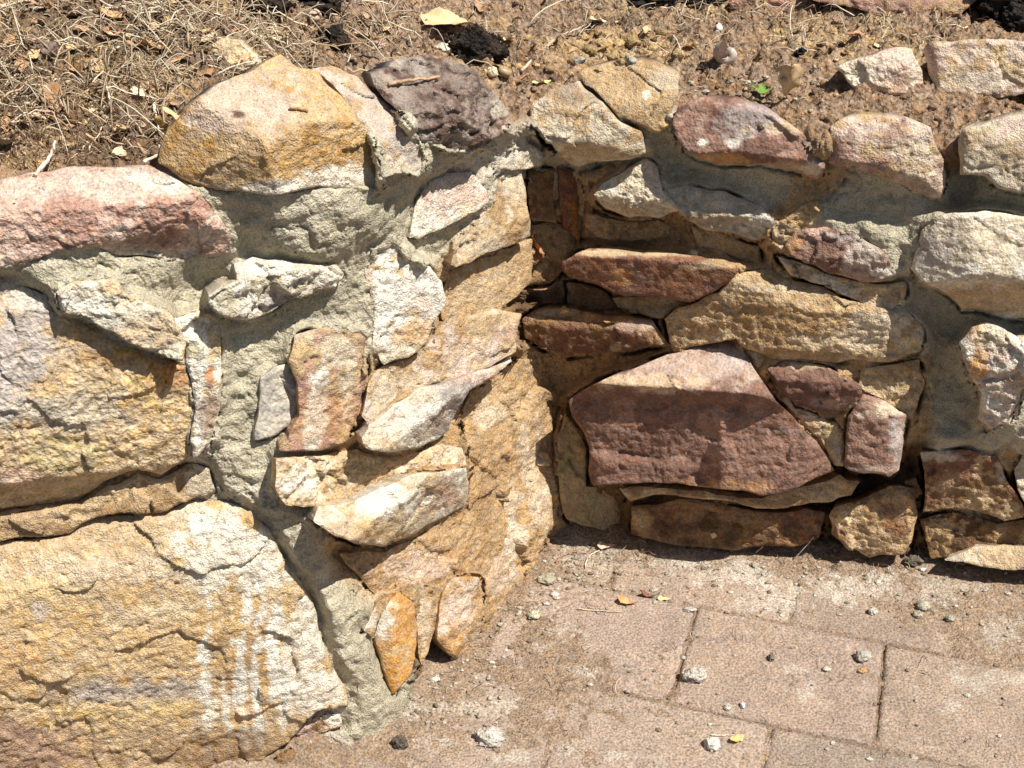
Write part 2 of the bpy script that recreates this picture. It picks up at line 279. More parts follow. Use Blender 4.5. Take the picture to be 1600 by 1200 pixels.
S('tall earth crusted face running down to the paving beside the inner corner', 'r', 1.6, [(736,612),(772,592),(805,560),(845,560),(872,620),(884,690),(884,745),(882,800),(852,838),(834,890),(802,940),(768,962),(752,935),(742,918),(692,926),(642,922),(592,932),(562,902),(530,866),(560,862),(602,864),(660,838),(702,818),(734,796),(738,740),(731,700),(716,652)],
  'earth sandd earth', [(800,680,2.2,4,0),(800,850,1.5,6,0),(640,890,.6,4,-6)], [(650,885,70,30,'pinkp',.6),(770,700,18,80,'sandd',.6),(725,850,22,60,'sandd',.6),(800,640,40,40,'earthp',.45),(790,740,40,30,'brown',.35),(845,720,8,90,'cream',.45),(805,860,8,60,'white',.45),(760,650,30,20,'cream',.6),(720,900,40,20,'brown',.5),(820,930,30,30,'brown',.5),(860,660,14,60,'sandd',.4),(830,760,9,60,'cream',.5),(800,800,7,50,'cream',.5),(780,900,26,30,'pinkp',.5),(850,800,12,40,'cream',.4),(760,790,18,40,'brown',.45),(820,700,10,30,'cream',.5),(575,880,30,20,'rose',.35),(700,870,30,16,'orange',.3)], rnd=(3,.2), rough=1.15, chip=1.5)
S('orange pointed stone standing by the paving', 'r', 3.6, [(589,995),(601,960),(625,926),(650,945),(656,980),(652,1030),(641,1060),(616,1088),(608,1060),(600,1030)],
  'orange ochre orange', [(625,1000,3.4,2,-4),(598,1000,3,4,-45)], [(600,965,13,35,'white',.85)], rough=.7, rnd=(5,.5), gap=1.2, mat='smooth')
S('tan upright stone beside a dark gap', 'r', 3, [(684,1000),(690,945),(706,905),(750,902),(756,930),(751,980),(741,1020),(716,1034),(700,1020)],
  'earth tan pinkp', [(720,965,3,8,-6),(725,1010,2.8,-15,0)], [(710,1010,30,20,'orange',.4),(715,950,20,25,'pinkp',.5)], rough=1.2, gap=1.6)
S('mottled whitish stone behind the pointed one', 'r', 1.6, [(568,985),(590,942),(642,912),(690,916),(688,950),(676,1000),(661,1042),(652,1000),(652,945),(625,922),(598,958),(586,998)],
  'earth sandd earthp', [(640,950,1.8,4,0)], [(660,960,12,50,'cream',.7),(580,970,14,16,'white',.6)], rnd=(3,.2), rough=1.1)
S('small pale stone under the coping', 'r', 3, [(770,262),(790,232),(826,222),(850,240),(848,258),(812,266)], 'cream white mortp', None, [], rough=1.2)

# --- back wall
S('cream stone at the top of the inner corner', 'b', 7, [(830,192),(833,160),(860,140),(905,126),(925,147),(960,182),(1002,206),(1009,240),(985,250),(950,253),(902,262),(875,246),(850,216)],
  'cream sand tan', [(900,165,6.4,56,-4),(910,205,7.6,20,-6),(890,235,7.2,-34,-4),(985,225,7,-8,22),(960,244,7,-38,0)], [(890,150,45,18,'soil',.55),(870,190,30,20,'cream',.5),(960,240,50,10,'tan',.6)], rough=.8, gap=1.5)
S('ochre wedge stone in the coping', 'b', 6, [(905,113),(930,103),(980,95),(1030,99),(1062,114),(1056,160),(1048,195),(1030,208),(1002,198),(962,178),(937,150),(912,132)],
  'tan ochre sandd', [(980,140,4.5,52,0),(1030,165,5.5,12,10)], [(1040,120,25,20,'cream',.6),(960,130,40,20,'tan',.6),(1010,148,9,6,'white',.9)], rough=.8)
S('pink and purple coping stone', 'b', 9, [(1050,190),(1060,166),(1095,153),(1150,155),(1202,172),(1250,205),(1283,230),(1292,262),(1280,284),(1230,266),(1190,256),(1130,258),(1085,246),(1060,222)],
  'rose pinkd purple', [(1160,166,6.4,58,0),(1140,210,7.8,22,-8),(1220,225,7.8,16,10),(1270,250,7.6,0,30),(1170,247,7.9,-42,0)], [(1170,190,55,25,'lav',.6),(1100,222,8,6,'white',1),(1150,222,14,7,'white',.7),(1130,250,60,10,'orange',.6),(1230,262,40,8,'sand',.6),(1230,200,50,9,'sand',.55),(1270,262,12,10,'white',.5)], rough=.65, gap=.4, mat='smooth')
S('brownish blocky coping stone', 'b', 8, [(1287,226),(1300,196),(1340,180),(1400,182),(1455,200),(1475,250),(1478,285),(1470,311),(1430,301),(1370,276),(1330,263),(1295,256)],
  'pinkp rose tan', [(1380,200,6.2,50,0),(1390,235,7.3,14,4),(1300,235,7,4,-38),(1380,270,7.4,-36,-6),(1460,260,6.8,4,30)], [(1310,235,25,25,'rose',.8),(1360,255,70,16,'pinkd',.5),(1430,240,40,40,'cream',.5),(1440,290,30,12,'brown',.4)], rough=.75, gap=.8)
S('cream block at the right end of the coping', 'b', 8, [(1497,222),(1505,202),(1550,190),(1612,175),(1760,165),(1760,315),(1600,301),(1560,296),(1540,276),(1500,274)],
  'cream sand pinkp', [(1580,215,7,35,0),(1580,250,7.5,4,-4),(1505,240,7,4,-45)], [(1580,230,40,20,'tan',.5),(1540,280,40,12,'mortp',.5)], rough=.75, gap=.8)
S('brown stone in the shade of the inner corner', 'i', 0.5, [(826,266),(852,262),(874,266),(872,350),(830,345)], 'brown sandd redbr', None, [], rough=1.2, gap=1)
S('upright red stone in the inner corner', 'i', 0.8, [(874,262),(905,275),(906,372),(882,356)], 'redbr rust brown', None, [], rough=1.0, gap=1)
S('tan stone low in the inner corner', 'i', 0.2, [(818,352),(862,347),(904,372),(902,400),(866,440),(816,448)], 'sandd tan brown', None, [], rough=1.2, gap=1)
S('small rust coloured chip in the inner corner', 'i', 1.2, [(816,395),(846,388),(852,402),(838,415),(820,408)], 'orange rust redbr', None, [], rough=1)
S('brown stone under the cream coping stone', 'b', 1.5, [(908,272),(950,258),(975,262),(930,300),(925,335),(960,345),(1030,345),(1062,352),(1050,368),(960,378),(910,372)], 'sandd tan brown', [(950,320,1.2,-6,0)], [], rough=1.2, gap=1)
S('pale knob stone under the coping', 'b', 4.6, [(928,305),(955,280),(1008,248),(1028,262),(1036,300),(1062,332),(1030,342),(985,341),(945,326)], 'mortp cream sand', [(985,290,5.4,28,0),(990,325,5.2,-35,0)], [(1000,270,30,20,'cream',.5),(960,330,50,12,'sandd',.5)], rough=1.4, gap=.8)
S('long pale stone sloping down under the coping', 'b', 5, [(1034,300),(1072,290),(1132,300),(1192,325),(1213,350),(1200,366),(1180,377),(1130,362),(1085,350),(1062,332)], 'mortp cream mort', [(1130,325,5.6,30,4),(1130,350,5.6,-25,0)], [(1180,345,30,18,'white',.6),(1100,345,60,12,'sandd',.5)], rough=1.3, gap=.8)
S('cracked tan stone in the shade', 'b', 2.6, [(1078,352),(1130,366),(1186,386),(1192,420),(1152,406),(1090,384)], 'tan sandd sand', [(1130,385,2.6,0,0)], [], rough=1.2, gap=1.2)
S('leaf shaped red brown slab with a pale top', 'b', 6, [(876,411),(900,397),(960,392),(1040,397),(1100,405),(1156,424),(1120,455),(1078,474),(1040,466),(990,464),(940,450),(895,436),(878,422)],
  'redbr purple redbr', [(1000,403,6.2,70,0),(1000,430,6,-9,0)], [(1000,395,160,6,'sand',.8),(975,440,14,14,'orange',.5),(1100,415,40,6,'sand',.6)], rough=.6, rnd=(4,.4), gap=1.2, sk=.003, mat='smooth')  # sand coloured blots run pale along the top edge
S('brown slab with an orange rim near the corner', 'b', 4.5, [(814,502),(835,486),(870,480),(920,490),(980,495),(1020,503),(1046,540),(1002,546),(940,553),(880,559),(850,546),(820,530)],
  'redbr brown tan', [(910,505,4.2,38,-3),(920,530,4.2,-16,-3),(1025,520,4,5,40)], [(950,498,60,7,'orange',.6),(1000,510,40,8,'pinkp',.5),(870,490,40,8,'sand',.6)], rough=1.1, rnd=(6,.5), gap=1.2, mat='stone')
S('small tan filler under the leaf shaped slab', 'b', 2.2, [(955,466),(1000,464),(1062,467),(1078,477),(1050,486),(1035,498),(1000,491),(965,481)], 'tan sand sandd', None, [], gap=.8)
S('dark filler stone near the corner', 'b', 0, [(884,442),(938,453),(955,467),(966,484),(920,487),(886,478)], 'brown sandd brown', None, [], gap=.8)
S('long tan stone sloping across the back wall', 'b', 6, [(1038,500),(1060,482),(1085,475),(1122,458),(1158,428),(1200,420),(1240,440),(1290,451),(1350,476),(1420,491),(1444,520),(1440,550),(1390,568),(1330,562),(1270,564),(1215,570),(1165,546),(1150,531),(1120,536),(1060,549),(1046,535)],
  'tan sand sandd', [(1280,478,6.8,42,4),(1290,520,6.8,-6,4),(1120,500,5,-2,-12),(1330,552,6.6,-35,0),(1400,500,6.4,20,20)], [(1200,450,60,12,'cream',.4),(1250,510,100,30,'ochred',.45),(1390,510,60,25,'cream',.7),(1110,530,50,10,'sand',.8),(1310,530,60,14,'cream',.4)], rough=1.0, gap=1.2)
S('crumbly pink stone half buried in mortar', 'b', 4.8, [(1226,386),(1245,360),(1290,355),(1332,360),(1376,390),(1402,430),(1376,441),(1330,436),(1290,426),(1245,406)],
  'rose pink purple', [(1300,385,6.6,20,-4),(1310,425,6.6,-12,0)], [(1350,390,30,30,'white',.5),(1310,370,30,12,'lav',.5),(1380,425,24,8,'white',.7),(1240,380,16,14,'orange',.5)], rough=1.2)
S('thin sandy stone beneath the pink one', 'b', 4, [(1214,400),(1240,408),(1290,429),(1332,440),(1380,446),(1416,440),(1413,470),(1386,491),(1340,471),(1290,446),(1235,430)],
  'sand tan cream', [(1320,450,5.6,4,0)], [(1370,480,30,10,'cream',.6)], rough=1.4, gap=1.4)
S('crumbly ochre lump beside the pink stone', 'b', 5.6, [(1206,352),(1250,325),(1276,312),(1286,330),(1268,354),(1240,370),(1224,395),(1206,382)], 'sand ochre tan', None, [], rough=1.8)
S('big white stone at the right with a tan underside', 'b', 10, [(1424,422),(1440,362),(1470,336),(1540,331),(1650,345),(1760,350),(1760,540),(1602,499),(1550,493),(1505,486),(1480,461),(1440,441)],
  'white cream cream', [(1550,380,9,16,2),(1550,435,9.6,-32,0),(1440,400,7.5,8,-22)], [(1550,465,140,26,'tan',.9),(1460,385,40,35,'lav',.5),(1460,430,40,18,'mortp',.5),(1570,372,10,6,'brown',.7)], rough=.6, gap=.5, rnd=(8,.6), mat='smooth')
S('knobbly white and rust stone in the mortar', 'b', 7, [[1500,540],(1520,515),(1545,508),(1590,530),(1640,530),(1650,600),(1600,610),(1588,640),(1575,665),(1547,676),(1530,660),(1536,620),(1516,590),(1506,560)],
  'cream pinkp white', [(1560,560,9.4,14,-6),(1560,630,9,-12,-4)], [(1530,570,16,50,'orange',.75),(1555,645,20,22,'lav',.5),(1555,535,30,18,'cream',.7),(1590,580,14,30,'orange',.4)], rough=1.7, rnd=(12,1.2))
S('largest purple stone with a dusty slanting top', 'b', 8.5, [(888,627),(930,601),(985,580),(1040,556),(1110,536),(1148,530),(1160,546),(1180,580),(1215,630),(1250,666),(1276,690),(1304,736),(1260,755),(1220,771),(1190,776),(1130,766),(1060,756),(1000,756),(926,759),(919,735),(921,700),(910,672),(893,650)],
  'purple rose purple', [[(1060,603,9.2,64,-4),(1060,612,9.2,-32,-2),(1230,680,8.4,0,26),(900,650,7.6,0,-40)],[(1060,603,9.2,64,-4),(1060,660,7.6,-3,-3),(1230,690,8,0,22),(905,660,7,0,-40)],[(1060,603,9,64,-4),(1200,705,8.6,5,3),(1105,690,7.5,0,-38),(1180,625,7.6,50,-22),(1262,700,8.2,0,30)],[(980,740,8,6,0),(930,745,7.6,0,-30),(1080,740,7.8,10,30),(980,722,7.8,40,0)]], [(1080,575,170,28,'pinkp',.55),(1000,595,120,10,'sand',.5),(1150,560,30,25,'lav',.4),(1180,700,100,55,'rose',.5),(1130,760,90,8,'orange',.4),(1230,650,20,25,'redbr',.6)], rough=.85, gap=1.4, rnd=(3,.25), sk=.003, jag=1.0, depth=12, mat='smooth')
S('narrow tan sliver along the purple stone', 'b', 5, [(1166,543),(1202,570),(1218,600),(1242,640),(1282,652),(1310,662),(1320,700),(1318,730),(1303,727),(1282,690),(1252,660),(1217,625),(1182,577)], 'sand tan cream', [(1250,640,5,6,0)], [(1290,690,20,30,'olive',.3)], rough=1.2, gap=1)
S('purple brown stone with a pale rim', 'b', 6.5, [(1200,577),(1225,565),(1272,570),(1312,585),(1346,605),(1349,625),(1322,640),(1282,646),(1246,636),(1220,611)], 'rose purple purple', [(1270,585,6.3,35,0),(1275,615,6.3,-14,0)], [(1275,572,70,7,'sand',.7),(1300,630,40,10,'pink',.5)], rough=1.2, gap=1.4, mat='smooth')
S('purple block with a pale right edge', 'b', 7, [(1319,731),(1325,652),(1348,617),(1386,630),(1420,651),(1412,690),(1405,736),(1390,746),(1350,741)], 'rose purple rose', [(1350,680,7,4,-6),(1395,650,6.8,30,10),(1405,700,6.4,2,40)], [(1385,640,40,14,'cream',.7),(1405,690,14,45,'lav',.7),(1370,735,40,10,'pinkp',.5)], rough=.9, gap=1.2, mat='smooth')
S('tan lump above the purple block', 'b', 5, [(1342,600),(1346,577),(1392,572),(1438,562),(1446,600),(1432,640),(1422,654),(1388,630),(1352,614)], 'tan sand sandd', None, [(1400,610,30,20,'sand',.5)], rough=1.4, gap=.8)
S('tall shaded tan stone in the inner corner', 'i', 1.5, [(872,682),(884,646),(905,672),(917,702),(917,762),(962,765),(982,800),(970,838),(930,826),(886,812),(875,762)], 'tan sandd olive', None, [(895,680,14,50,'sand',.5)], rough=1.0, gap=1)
S('thin tan course under the purple stone', 'b', 4.2, [(966,766),(1000,761),(1100,768),(1190,780),(1262,760),(1312,742),(1345,752),(1330,775),(1300,785),(1250,790),(1180,795),(1100,781),(1060,776),(985,785)], 'sandd tan sand', None, [(1290,765,40,16,'sand',.5)], rough=1.3, gap=1.2)
S('dark brown stone at the foot of the back wall', 'b', 3.2, [(986,792),(1060,781),(1110,786),(1180,800),(1260,796),(1290,802),(1280,842),(1240,856),(1150,862),(1080,856),(1020,845),(986,836)], 'brownd brown redbr', None, [(1000,815,18,18,'ochre',.6),(1060,800,40,16,'brown',.5)], rough=1.2, gap=1.2)  # dark brown palette with a paler ochre patch
S('rounded brown stone at the foot of the back wall', 'b', 3.6, [(1296,812),(1310,796),(1350,785),(1392,765),(1430,770),(1436,812),(1426,852),(1416,872),(1360,878),(1322,862),(1300,840)], 'brown tan sandd', None, [(1330,810,24,14,'sand',.6),(1400,810,30,20,'redbr',.4)], rough=1.3, gap=1.8, rnd=(16,1.6))
S('small tan wedge beside the rounded stone', 'b', 1, [(1414,752),(1432,746),(1442,772),(1430,782),(1416,778)], 'tan sandd brown', None, [], gap=1)
S('brown block with a mortared top edge', 'b', 4, [(1438,708),(1500,704),(1556,714),(1570,745),(1580,762),(1602,798),(1600,810),(1570,816),(1530,801),(1490,796),(1442,802),(1446,762)], 'brown redbr tan', [(1510,755,4,-6,0)], [(1470,712,40,10,'cream',.8),(1565,740,8,22,'cream',.7),(1480,760,20,30,'tan',.5)], rough=1.2, gap=1.6)
S('dark stone beneath the brown block', 'b', 2.4, [(1438,812),(1490,802),(1560,820),(1640,815),(1760,820),(1760,870),(1550,870),(1455,875)], 'brownd brown sandd', None, [], rough=1.4, gap=1)
S('tan stone at the right edge of the wall', 'b', 4, [(1586,735),(1600,712),(1760,705),(1760,806),(1640,808),(1612,796),(1590,765)], 'tan cream brown', None, [(1600,735,18,30,'cream',.7)], rough=1.3, gap=1.4)
S('low pinkish stone lying at the foot of the wall', 'b', 4.5, [(1472,877),(1522,855),(1600,856),(1760,862),(1760,905),(1600,892),(1530,886)], 'pinkp pink sand', [(1560,868,4.5,40,0)], [(1500,870,36,12,'cream',.7),(1580,872,40,8,'rose',.5)], rough=1.0)

# --- loose stones on the bed (things of their own)
S(None, 'b', 9, [(1305,106),(1345,92),(1385,78),(1425,77),(1441,110),(1447,138),(1425,150),(1395,150),(1370,148),(1332,137),(1320,122)], 'pinkp pink cream', [(1365,149,0.2,14,-6),(1365,149,3.6,62,0),(1440,140,0.2,10,40)],
  [(1350,122,36,14,'white',.4),(1375,135,30,12,'orange',.35),(1415,125,16,16,'rose',.6)], rnd=(5,.5), loose=('loose_stone', 'small angular pinkish stone lying loose on the bed behind the wall', 'stone'), rough=1.0, depth=5, base='s')
S(None, 'b', 9, [(1443,78),(1452,66),(1500,64),(1600,66),(1760,68),(1760,150),(1600,148),(1530,150),(1480,154),(1462,140),(1450,110)], 'pinkp sand tan', [(1540,152,0.2,16,0),(1540,152,5.2,64,0),(1455,142,0.2,6,-45)],
  [(1450,90,16,30,'pink',.5),(1530,125,60,14,'mortp',.5)], rnd=(6,.6), loose=('loose_stone', 'rectangular cream slab lying loose behind the wall at the right edge', 'stone'), rough=.9, depth=6, base='s')
S(None, 'g', 0, [(318,92),(330,70),(352,58),(375,66),(400,88),(410,104),(370,122),(330,130),(318,112)], 'sand grey cream', [(360,112,5.5,62,0),(360,118,.5,22,0)], [], loose=('loose_stone', 'dull sandy stone half buried in soil behind the ochre boulder', 'stone'), base='s', depth=5)
S(None, 'g', 0, [(1255,-4),(1262,-30),(1400,-40),(1530,-30),(1528,0),(1500,24),(1440,34),(1390,30),(1340,14),(1280,4)], 'rose pinkd sandd', [(1390,-10,4,62,0),(1390,16,6,10,0)], [], loose=('loose_stone', 'long reddish slab lying in the soil at the top edge', 'stone'), base='s', depth=6)
S(None, 'g', 0, [(1138,2),(1150,-12),(1220,-14),(1240,-5),(1236,16),(1200,24),(1170,18),(1142,14)], 'rose pinkd brown', [(1190,0,3,60,0),(1190,14,4,8,0)], [], loose=('loose_stone', 'rounded reddish stone in the soil left of the long slab', 'stone'), base='s', depth=5)

NRM['g'] = NRM['b']
def facet_normal(n0, up, right):
    s = np.cross([0, 0, 1], n0); s /= np.linalg.norm(s); v = np.cross(n0, s)
    m = n0 + math.tan(math.radians(up)) * v + math.tan(math.radians(right)) * s
    return m / np.linalg.norm(m)
STEP = 2.6
OUTL = []
def build_stone(sp, idx):
    key = sp['key']; n0 = NRM[key]; pts = roughen(sp['pts'], sp['jag'], idx + 100); OUTL.append((pts, sp))
    x0, y0 = pts.min(0) - 3; x1, y1 = pts.max(0) + 3
    gx = np.arange(x0, x1 + STEP, STEP); gy = np.arange(y0, y1 + STEP, STEP); X, Y = np.meshgrid(gx, gy)
    D, NX, NY = seg_dist(X, Y, pts)
    cx = (X[1:, 1:] + X[:-1, :-1]) / 2; cD = (D[1:, 1:] + D[:-1, :-1] + D[1:, :-1] + D[:-1, 1:]) / 4
    keep = cD > 0
    vid = np.arange(X.size).reshape(X.shape)
    quads = np.stack([vid[:-1, :-1][keep], vid[1:, :-1][keep], vid[1:, 1:][keep], vid[:-1, 1:][keep]], 1)
    e = np.concatenate([quads[:, [0, 1]], quads[:, [1, 2]], quads[:, [2, 3]], quads[:, [3, 0]]])
    es = np.sort(e, 1); u, inv, cnt = np.unique(es[:, 0] * X.size + es[:, 1], return_inverse=True, return_counts=True)
    be = e[cnt[inv] == 1]; bset = np.unique(be)
    px = X.ravel().copy(); py = Y.ravel().copy(); d = np.maximum(D.ravel(), 0)
    px[bset] = NX.ravel()[bset]; py[bset] = NY.ravel()[bset]; d[bset] = 0
    used = np.unique(quads); remap = np.full(X.size, -1); remap[used] = np.arange(len(used)); quads = remap[quads]; be = remap[be]
    px, py, d = px[used], py[used], d[used]
    c = pts.mean(0); fac = sp['fac'] or [(c[0], c[1], sp['h'], 6, 0)]
    if not isinstance(fac[0], list): fac = [fac]
    r = ray(px, py); T = None
    for grp in fac:
        t = None
        for (fx, fy, fh, up, rt) in grp:
            if sp['base'] == 's': Q = soil_pt(np.array(fx), np.array(fy)) + np.array([0, 0, fh * 0.01])
            else: Q = wall_pt(np.array(float(fx)), np.array(float(fy)), fh * 0.01)
            m = facet_normal(n0, up, rt); den = np.minimum(r @ m, -0.06); tt = ((Q - CAM) @ m) / den
            t = tt if t is None else smax(t, tt, sp['sk'])
        T = t if T is None else smin(T, t, sp['sk'])
    P = CAM + r * T[:, None]
    R = sp['rough'] * .78; sd = idx * 131
    chip = worley_facets(P, 0.075, sd) * 0.0060 * sp['chip'] + worley_facets(P, 0.02, sd + 40) * 0.0007 * sp['chip']
    bed = np.array([1, 1, 2.0], np.float32)
    nz = fbm(P * bed, 24, 3, 0.55, sd) * 0.0018 + fbm(P * bed, 75, 3, 0.65, sd + 9) * 0.0016 + (0.35 - np.abs(fbm(P, 60, 3, .55, sd + 5))) * 0.0018 + fbm(P, 190, 2, .6, sd + 12) * 0.0010
    pit = -np.maximum(fbm(P, 130, 2, 0.5, sd + 77) - 0.5, 0) * (0.004 + 0.010 * max(R - 1.5, 0))
    cm = sstep(.0, .3, fbm(P, 14, 2, .5, sd + 21)); crz = fbm(P * np.array([.7, .7, 1.6], np.float32), 11, 4, .6, sd + 22); nz = nz - np.exp(-(crz / .035) ** 2) * .0017 * cm * (R > .75)
    rr, rd = sp['rnd']; rr, rd = rr * .65, rd * .6; rr = rr * (1 + 0.35 * fbm(P, 40, 2, 0.5, sd + 3))
    edge = np.clip(1 - d / np.maximum(rr, 1), 0, 1) ** 2 * rd * 0.01
    fade = np.clip(d / 5, 0.25, 1)
    P = P + n0 * (R * fade * (chip + nz + pit) - edge)[:, None]
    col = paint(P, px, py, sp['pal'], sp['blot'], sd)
    if not sp['loose']:
        bq = bset if False else np.unique(be); sp['edge'] = (px[bq], py[bq], ((P[bq] - wall_pt(px[bq], py[bq])) @ n0) * 100)
    # sides run back into the wall
    n = len(P); bv = np.unique(be); rm = np.full(n, -1); rm[bv] = n + np.arange(len(bv)); rc = ray(c[0], c[1]); rc = rc / np.linalg.norm(rc)
    cen = P.mean(0); back = -n0 * 0.55 + rc * 0.6
    RV = cen + (P[bv] - cen) * 0.8 + back * sp['depth'] * 0.01
    # the side walls get their own copy of the rim, so the face keeps a crisp broken edge
    rim = rm + len(bv)
    sides = np.stack([rim[be[:, 1]], rim[be[:, 0]], rm[be[:, 0]], rm[be[:, 1]]], 1)
    V = np.concatenate([P, RV, P[bv], [RV.mean(0)]]); cap = np.stack([rm[be[:, 1]], rm[be[:, 0]], np.full(len(be), len(V) - 1)], 1)
    colr = np.concatenate([col, col[bv], col[bv], [col.mean(0)]])
    if sp['loose']:
        o = mesh_obj(sp['loose'][0], V, [quads, sides, cap], M[sp['mat']], colr); tag(o, sp['loose'][1], sp['loose'][2])
    else:
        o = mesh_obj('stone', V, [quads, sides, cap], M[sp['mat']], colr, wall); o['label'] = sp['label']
    return o
for i, sp in enumerate(STONES): build_stone(sp, i)

# ------------------------------------------------------------------ soil bed behind the wall
def grid_faces(nx, ny, keep=None):
    vid = np.arange(nx * ny).reshape(ny, nx)
    q = np.stack([vid[:-1, :-1], vid[1:, :-1], vid[1:, 1:], vid[:-1, 1:]], -1)
    return q[keep] if keep is not None else q.reshape(-1, 4)
def soil_relief(P):
    h = fbm(P, 7, 3, .5, 61) * .012 + fbm(P, 30, 4, .6, 62) * .010 + fbm(P, 110, 3, .6, 63) * .005
    return h + np.maximum(worley_facets(P, .028, 66), -.2) * .006 + np.maximum(fbm(P, 55, 3, .6, 67) - .1, 0) * .012
def soil_surface(px, py):
    p = soil_pt(np.asarray(px, float), np.asarray(py, float)); q = p.reshape(-1, 3)
    z = soil_relief(q); q = q.copy(); q[:, 2] += z; return q.reshape(p.shape)
# ------------------------------------------------------------------ mortar bedding: one sheet behind and between the stones
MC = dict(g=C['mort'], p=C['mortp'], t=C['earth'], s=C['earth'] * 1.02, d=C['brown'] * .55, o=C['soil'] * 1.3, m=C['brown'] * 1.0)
MORT = [(150,430,4.6,'g'),(60,428,4.8,'g'),(200,412,4.6,'g'),(250,430,4.2,'g'),(300,440,1,'g'),(328,460,.6,'g'),(420,325,6.3,'g'),(480,320,6.3,'g'),(400,312,6,'g'),(440,350,5.8,'g'),(500,350,5.6,'g'),(360,345,4.2,'g'),(360,322,5,'g'),(530,312,6.2,'g'),(570,340,5.4,'g'),(620,295,4.8,'g'),(645,330,2.2,'g'),(600,380,3,'g'),(480,375,4.8,'g'),(380,390,1.6,'g'),(555,430,2,'g'),
 (420,530,1.4,'g'),(370,560,2.8,'g'),(370,650,3.4,'g'),(380,720,3.8,'g'),(405,740,4.2,'g'),(400,775,4.4,'p'),(500,500,2,'g'),(460,480,1,'g'),(650,395,1.6,'g'),(450,820,5,'g'),(425,790,4.6,'g'),(480,880,5.2,'g'),(465,850,5.2,'g'),(520,950,5,'g'),(555,1020,4.6,'g'),(575,1090,4.2,'g'),(560,1140,4,'g'),
 (720,258,4.2,'p'),(690,252,4,'g'),(790,212,3.2,'p'),(815,180,3.2,'p'),(740,250,2.4,'p'),(660,285,3.8,'g'),(300,760,2.4,'p'),(260,1190,5.4,'m'),(330,1190,5.6,'m'),(440,1182,5,'m'),(240,1165,4,'m'),(300,1230,5,'m'),(530,1160,3.4,'p'),(30,430,3.4,'g'),(310,700,2.4,'p'),(100,842,2.4,'t'),(30,850,2.4,'t'),(200,752,3,'s'),(60,806,3,'s'),(270,735,3,'s'),(250,802,2.6,'t'),(120,815,2.4,'t'),
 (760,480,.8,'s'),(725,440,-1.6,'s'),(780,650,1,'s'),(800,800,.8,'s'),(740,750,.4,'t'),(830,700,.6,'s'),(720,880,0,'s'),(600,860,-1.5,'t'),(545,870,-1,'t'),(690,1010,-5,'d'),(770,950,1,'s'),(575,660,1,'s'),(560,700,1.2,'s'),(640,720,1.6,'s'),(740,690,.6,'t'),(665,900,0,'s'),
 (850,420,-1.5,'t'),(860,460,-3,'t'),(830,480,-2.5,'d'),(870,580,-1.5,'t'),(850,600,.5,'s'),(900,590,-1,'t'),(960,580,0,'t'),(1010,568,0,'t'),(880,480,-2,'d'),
 (1040,140,4,'p'),(1065,130,4.5,'p'),(1035,230,3,'g'),(1060,260,2.6,'g'),(1120,282,3,'g'),(1200,295,4,'g'),(1282,325,5.6,'g'),(1275,295,4,'t'),(1330,325,4.4,'g'),(1350,372,7.4,'g'),(1400,385,6.8,'g'),(1440,340,6.4,'g'),(1420,325,4.6,'g'),(1550,322,4.6,'g'),(1488,205,6,'o'),(1350,190,7,'o'),(1420,190,7,'o'),(1490,290,.5,'g'),(1485,240,-1,'o'),
 (1000,385,-2,'t'),(1050,360,-1,'t'),(950,385,-2,'t'),(1060,340,2,'t'),(930,470,0,'t'),(1230,330,4,'t'),(1200,395,3.4,'t'),(1440,480,3.4,'g'),(1470,500,.5,'g'),(1450,540,3,'g'),(1470,580,1.2,'g'),(1500,640,3,'g'),(1600,690,7,'g'),(1480,695,6.6,'g'),(1430,580,5.6,'t'),(1300,570,5.2,'t'),(1250,560,5,'t'),(1150,560,3,'t'),
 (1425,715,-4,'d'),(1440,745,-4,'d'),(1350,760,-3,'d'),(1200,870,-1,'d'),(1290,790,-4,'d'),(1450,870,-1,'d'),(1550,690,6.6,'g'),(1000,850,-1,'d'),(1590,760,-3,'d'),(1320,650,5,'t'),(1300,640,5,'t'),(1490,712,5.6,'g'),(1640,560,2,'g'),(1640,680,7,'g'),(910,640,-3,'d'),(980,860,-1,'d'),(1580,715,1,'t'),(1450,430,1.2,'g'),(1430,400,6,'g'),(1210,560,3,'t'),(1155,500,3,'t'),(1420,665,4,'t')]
TOP = [(-420,372),(-260,335),(-190,318),(0,292),(230,268),(300,200),(440,120),(560,140),(640,120),(760,140),(800,170),(850,160),(930,120),(1030,118),(1062,150),(1150,168),(1250,212),(1285,222),(1320,200),(1450,212),(1490,218),(1530,205),(1600,190),(1860,185)]
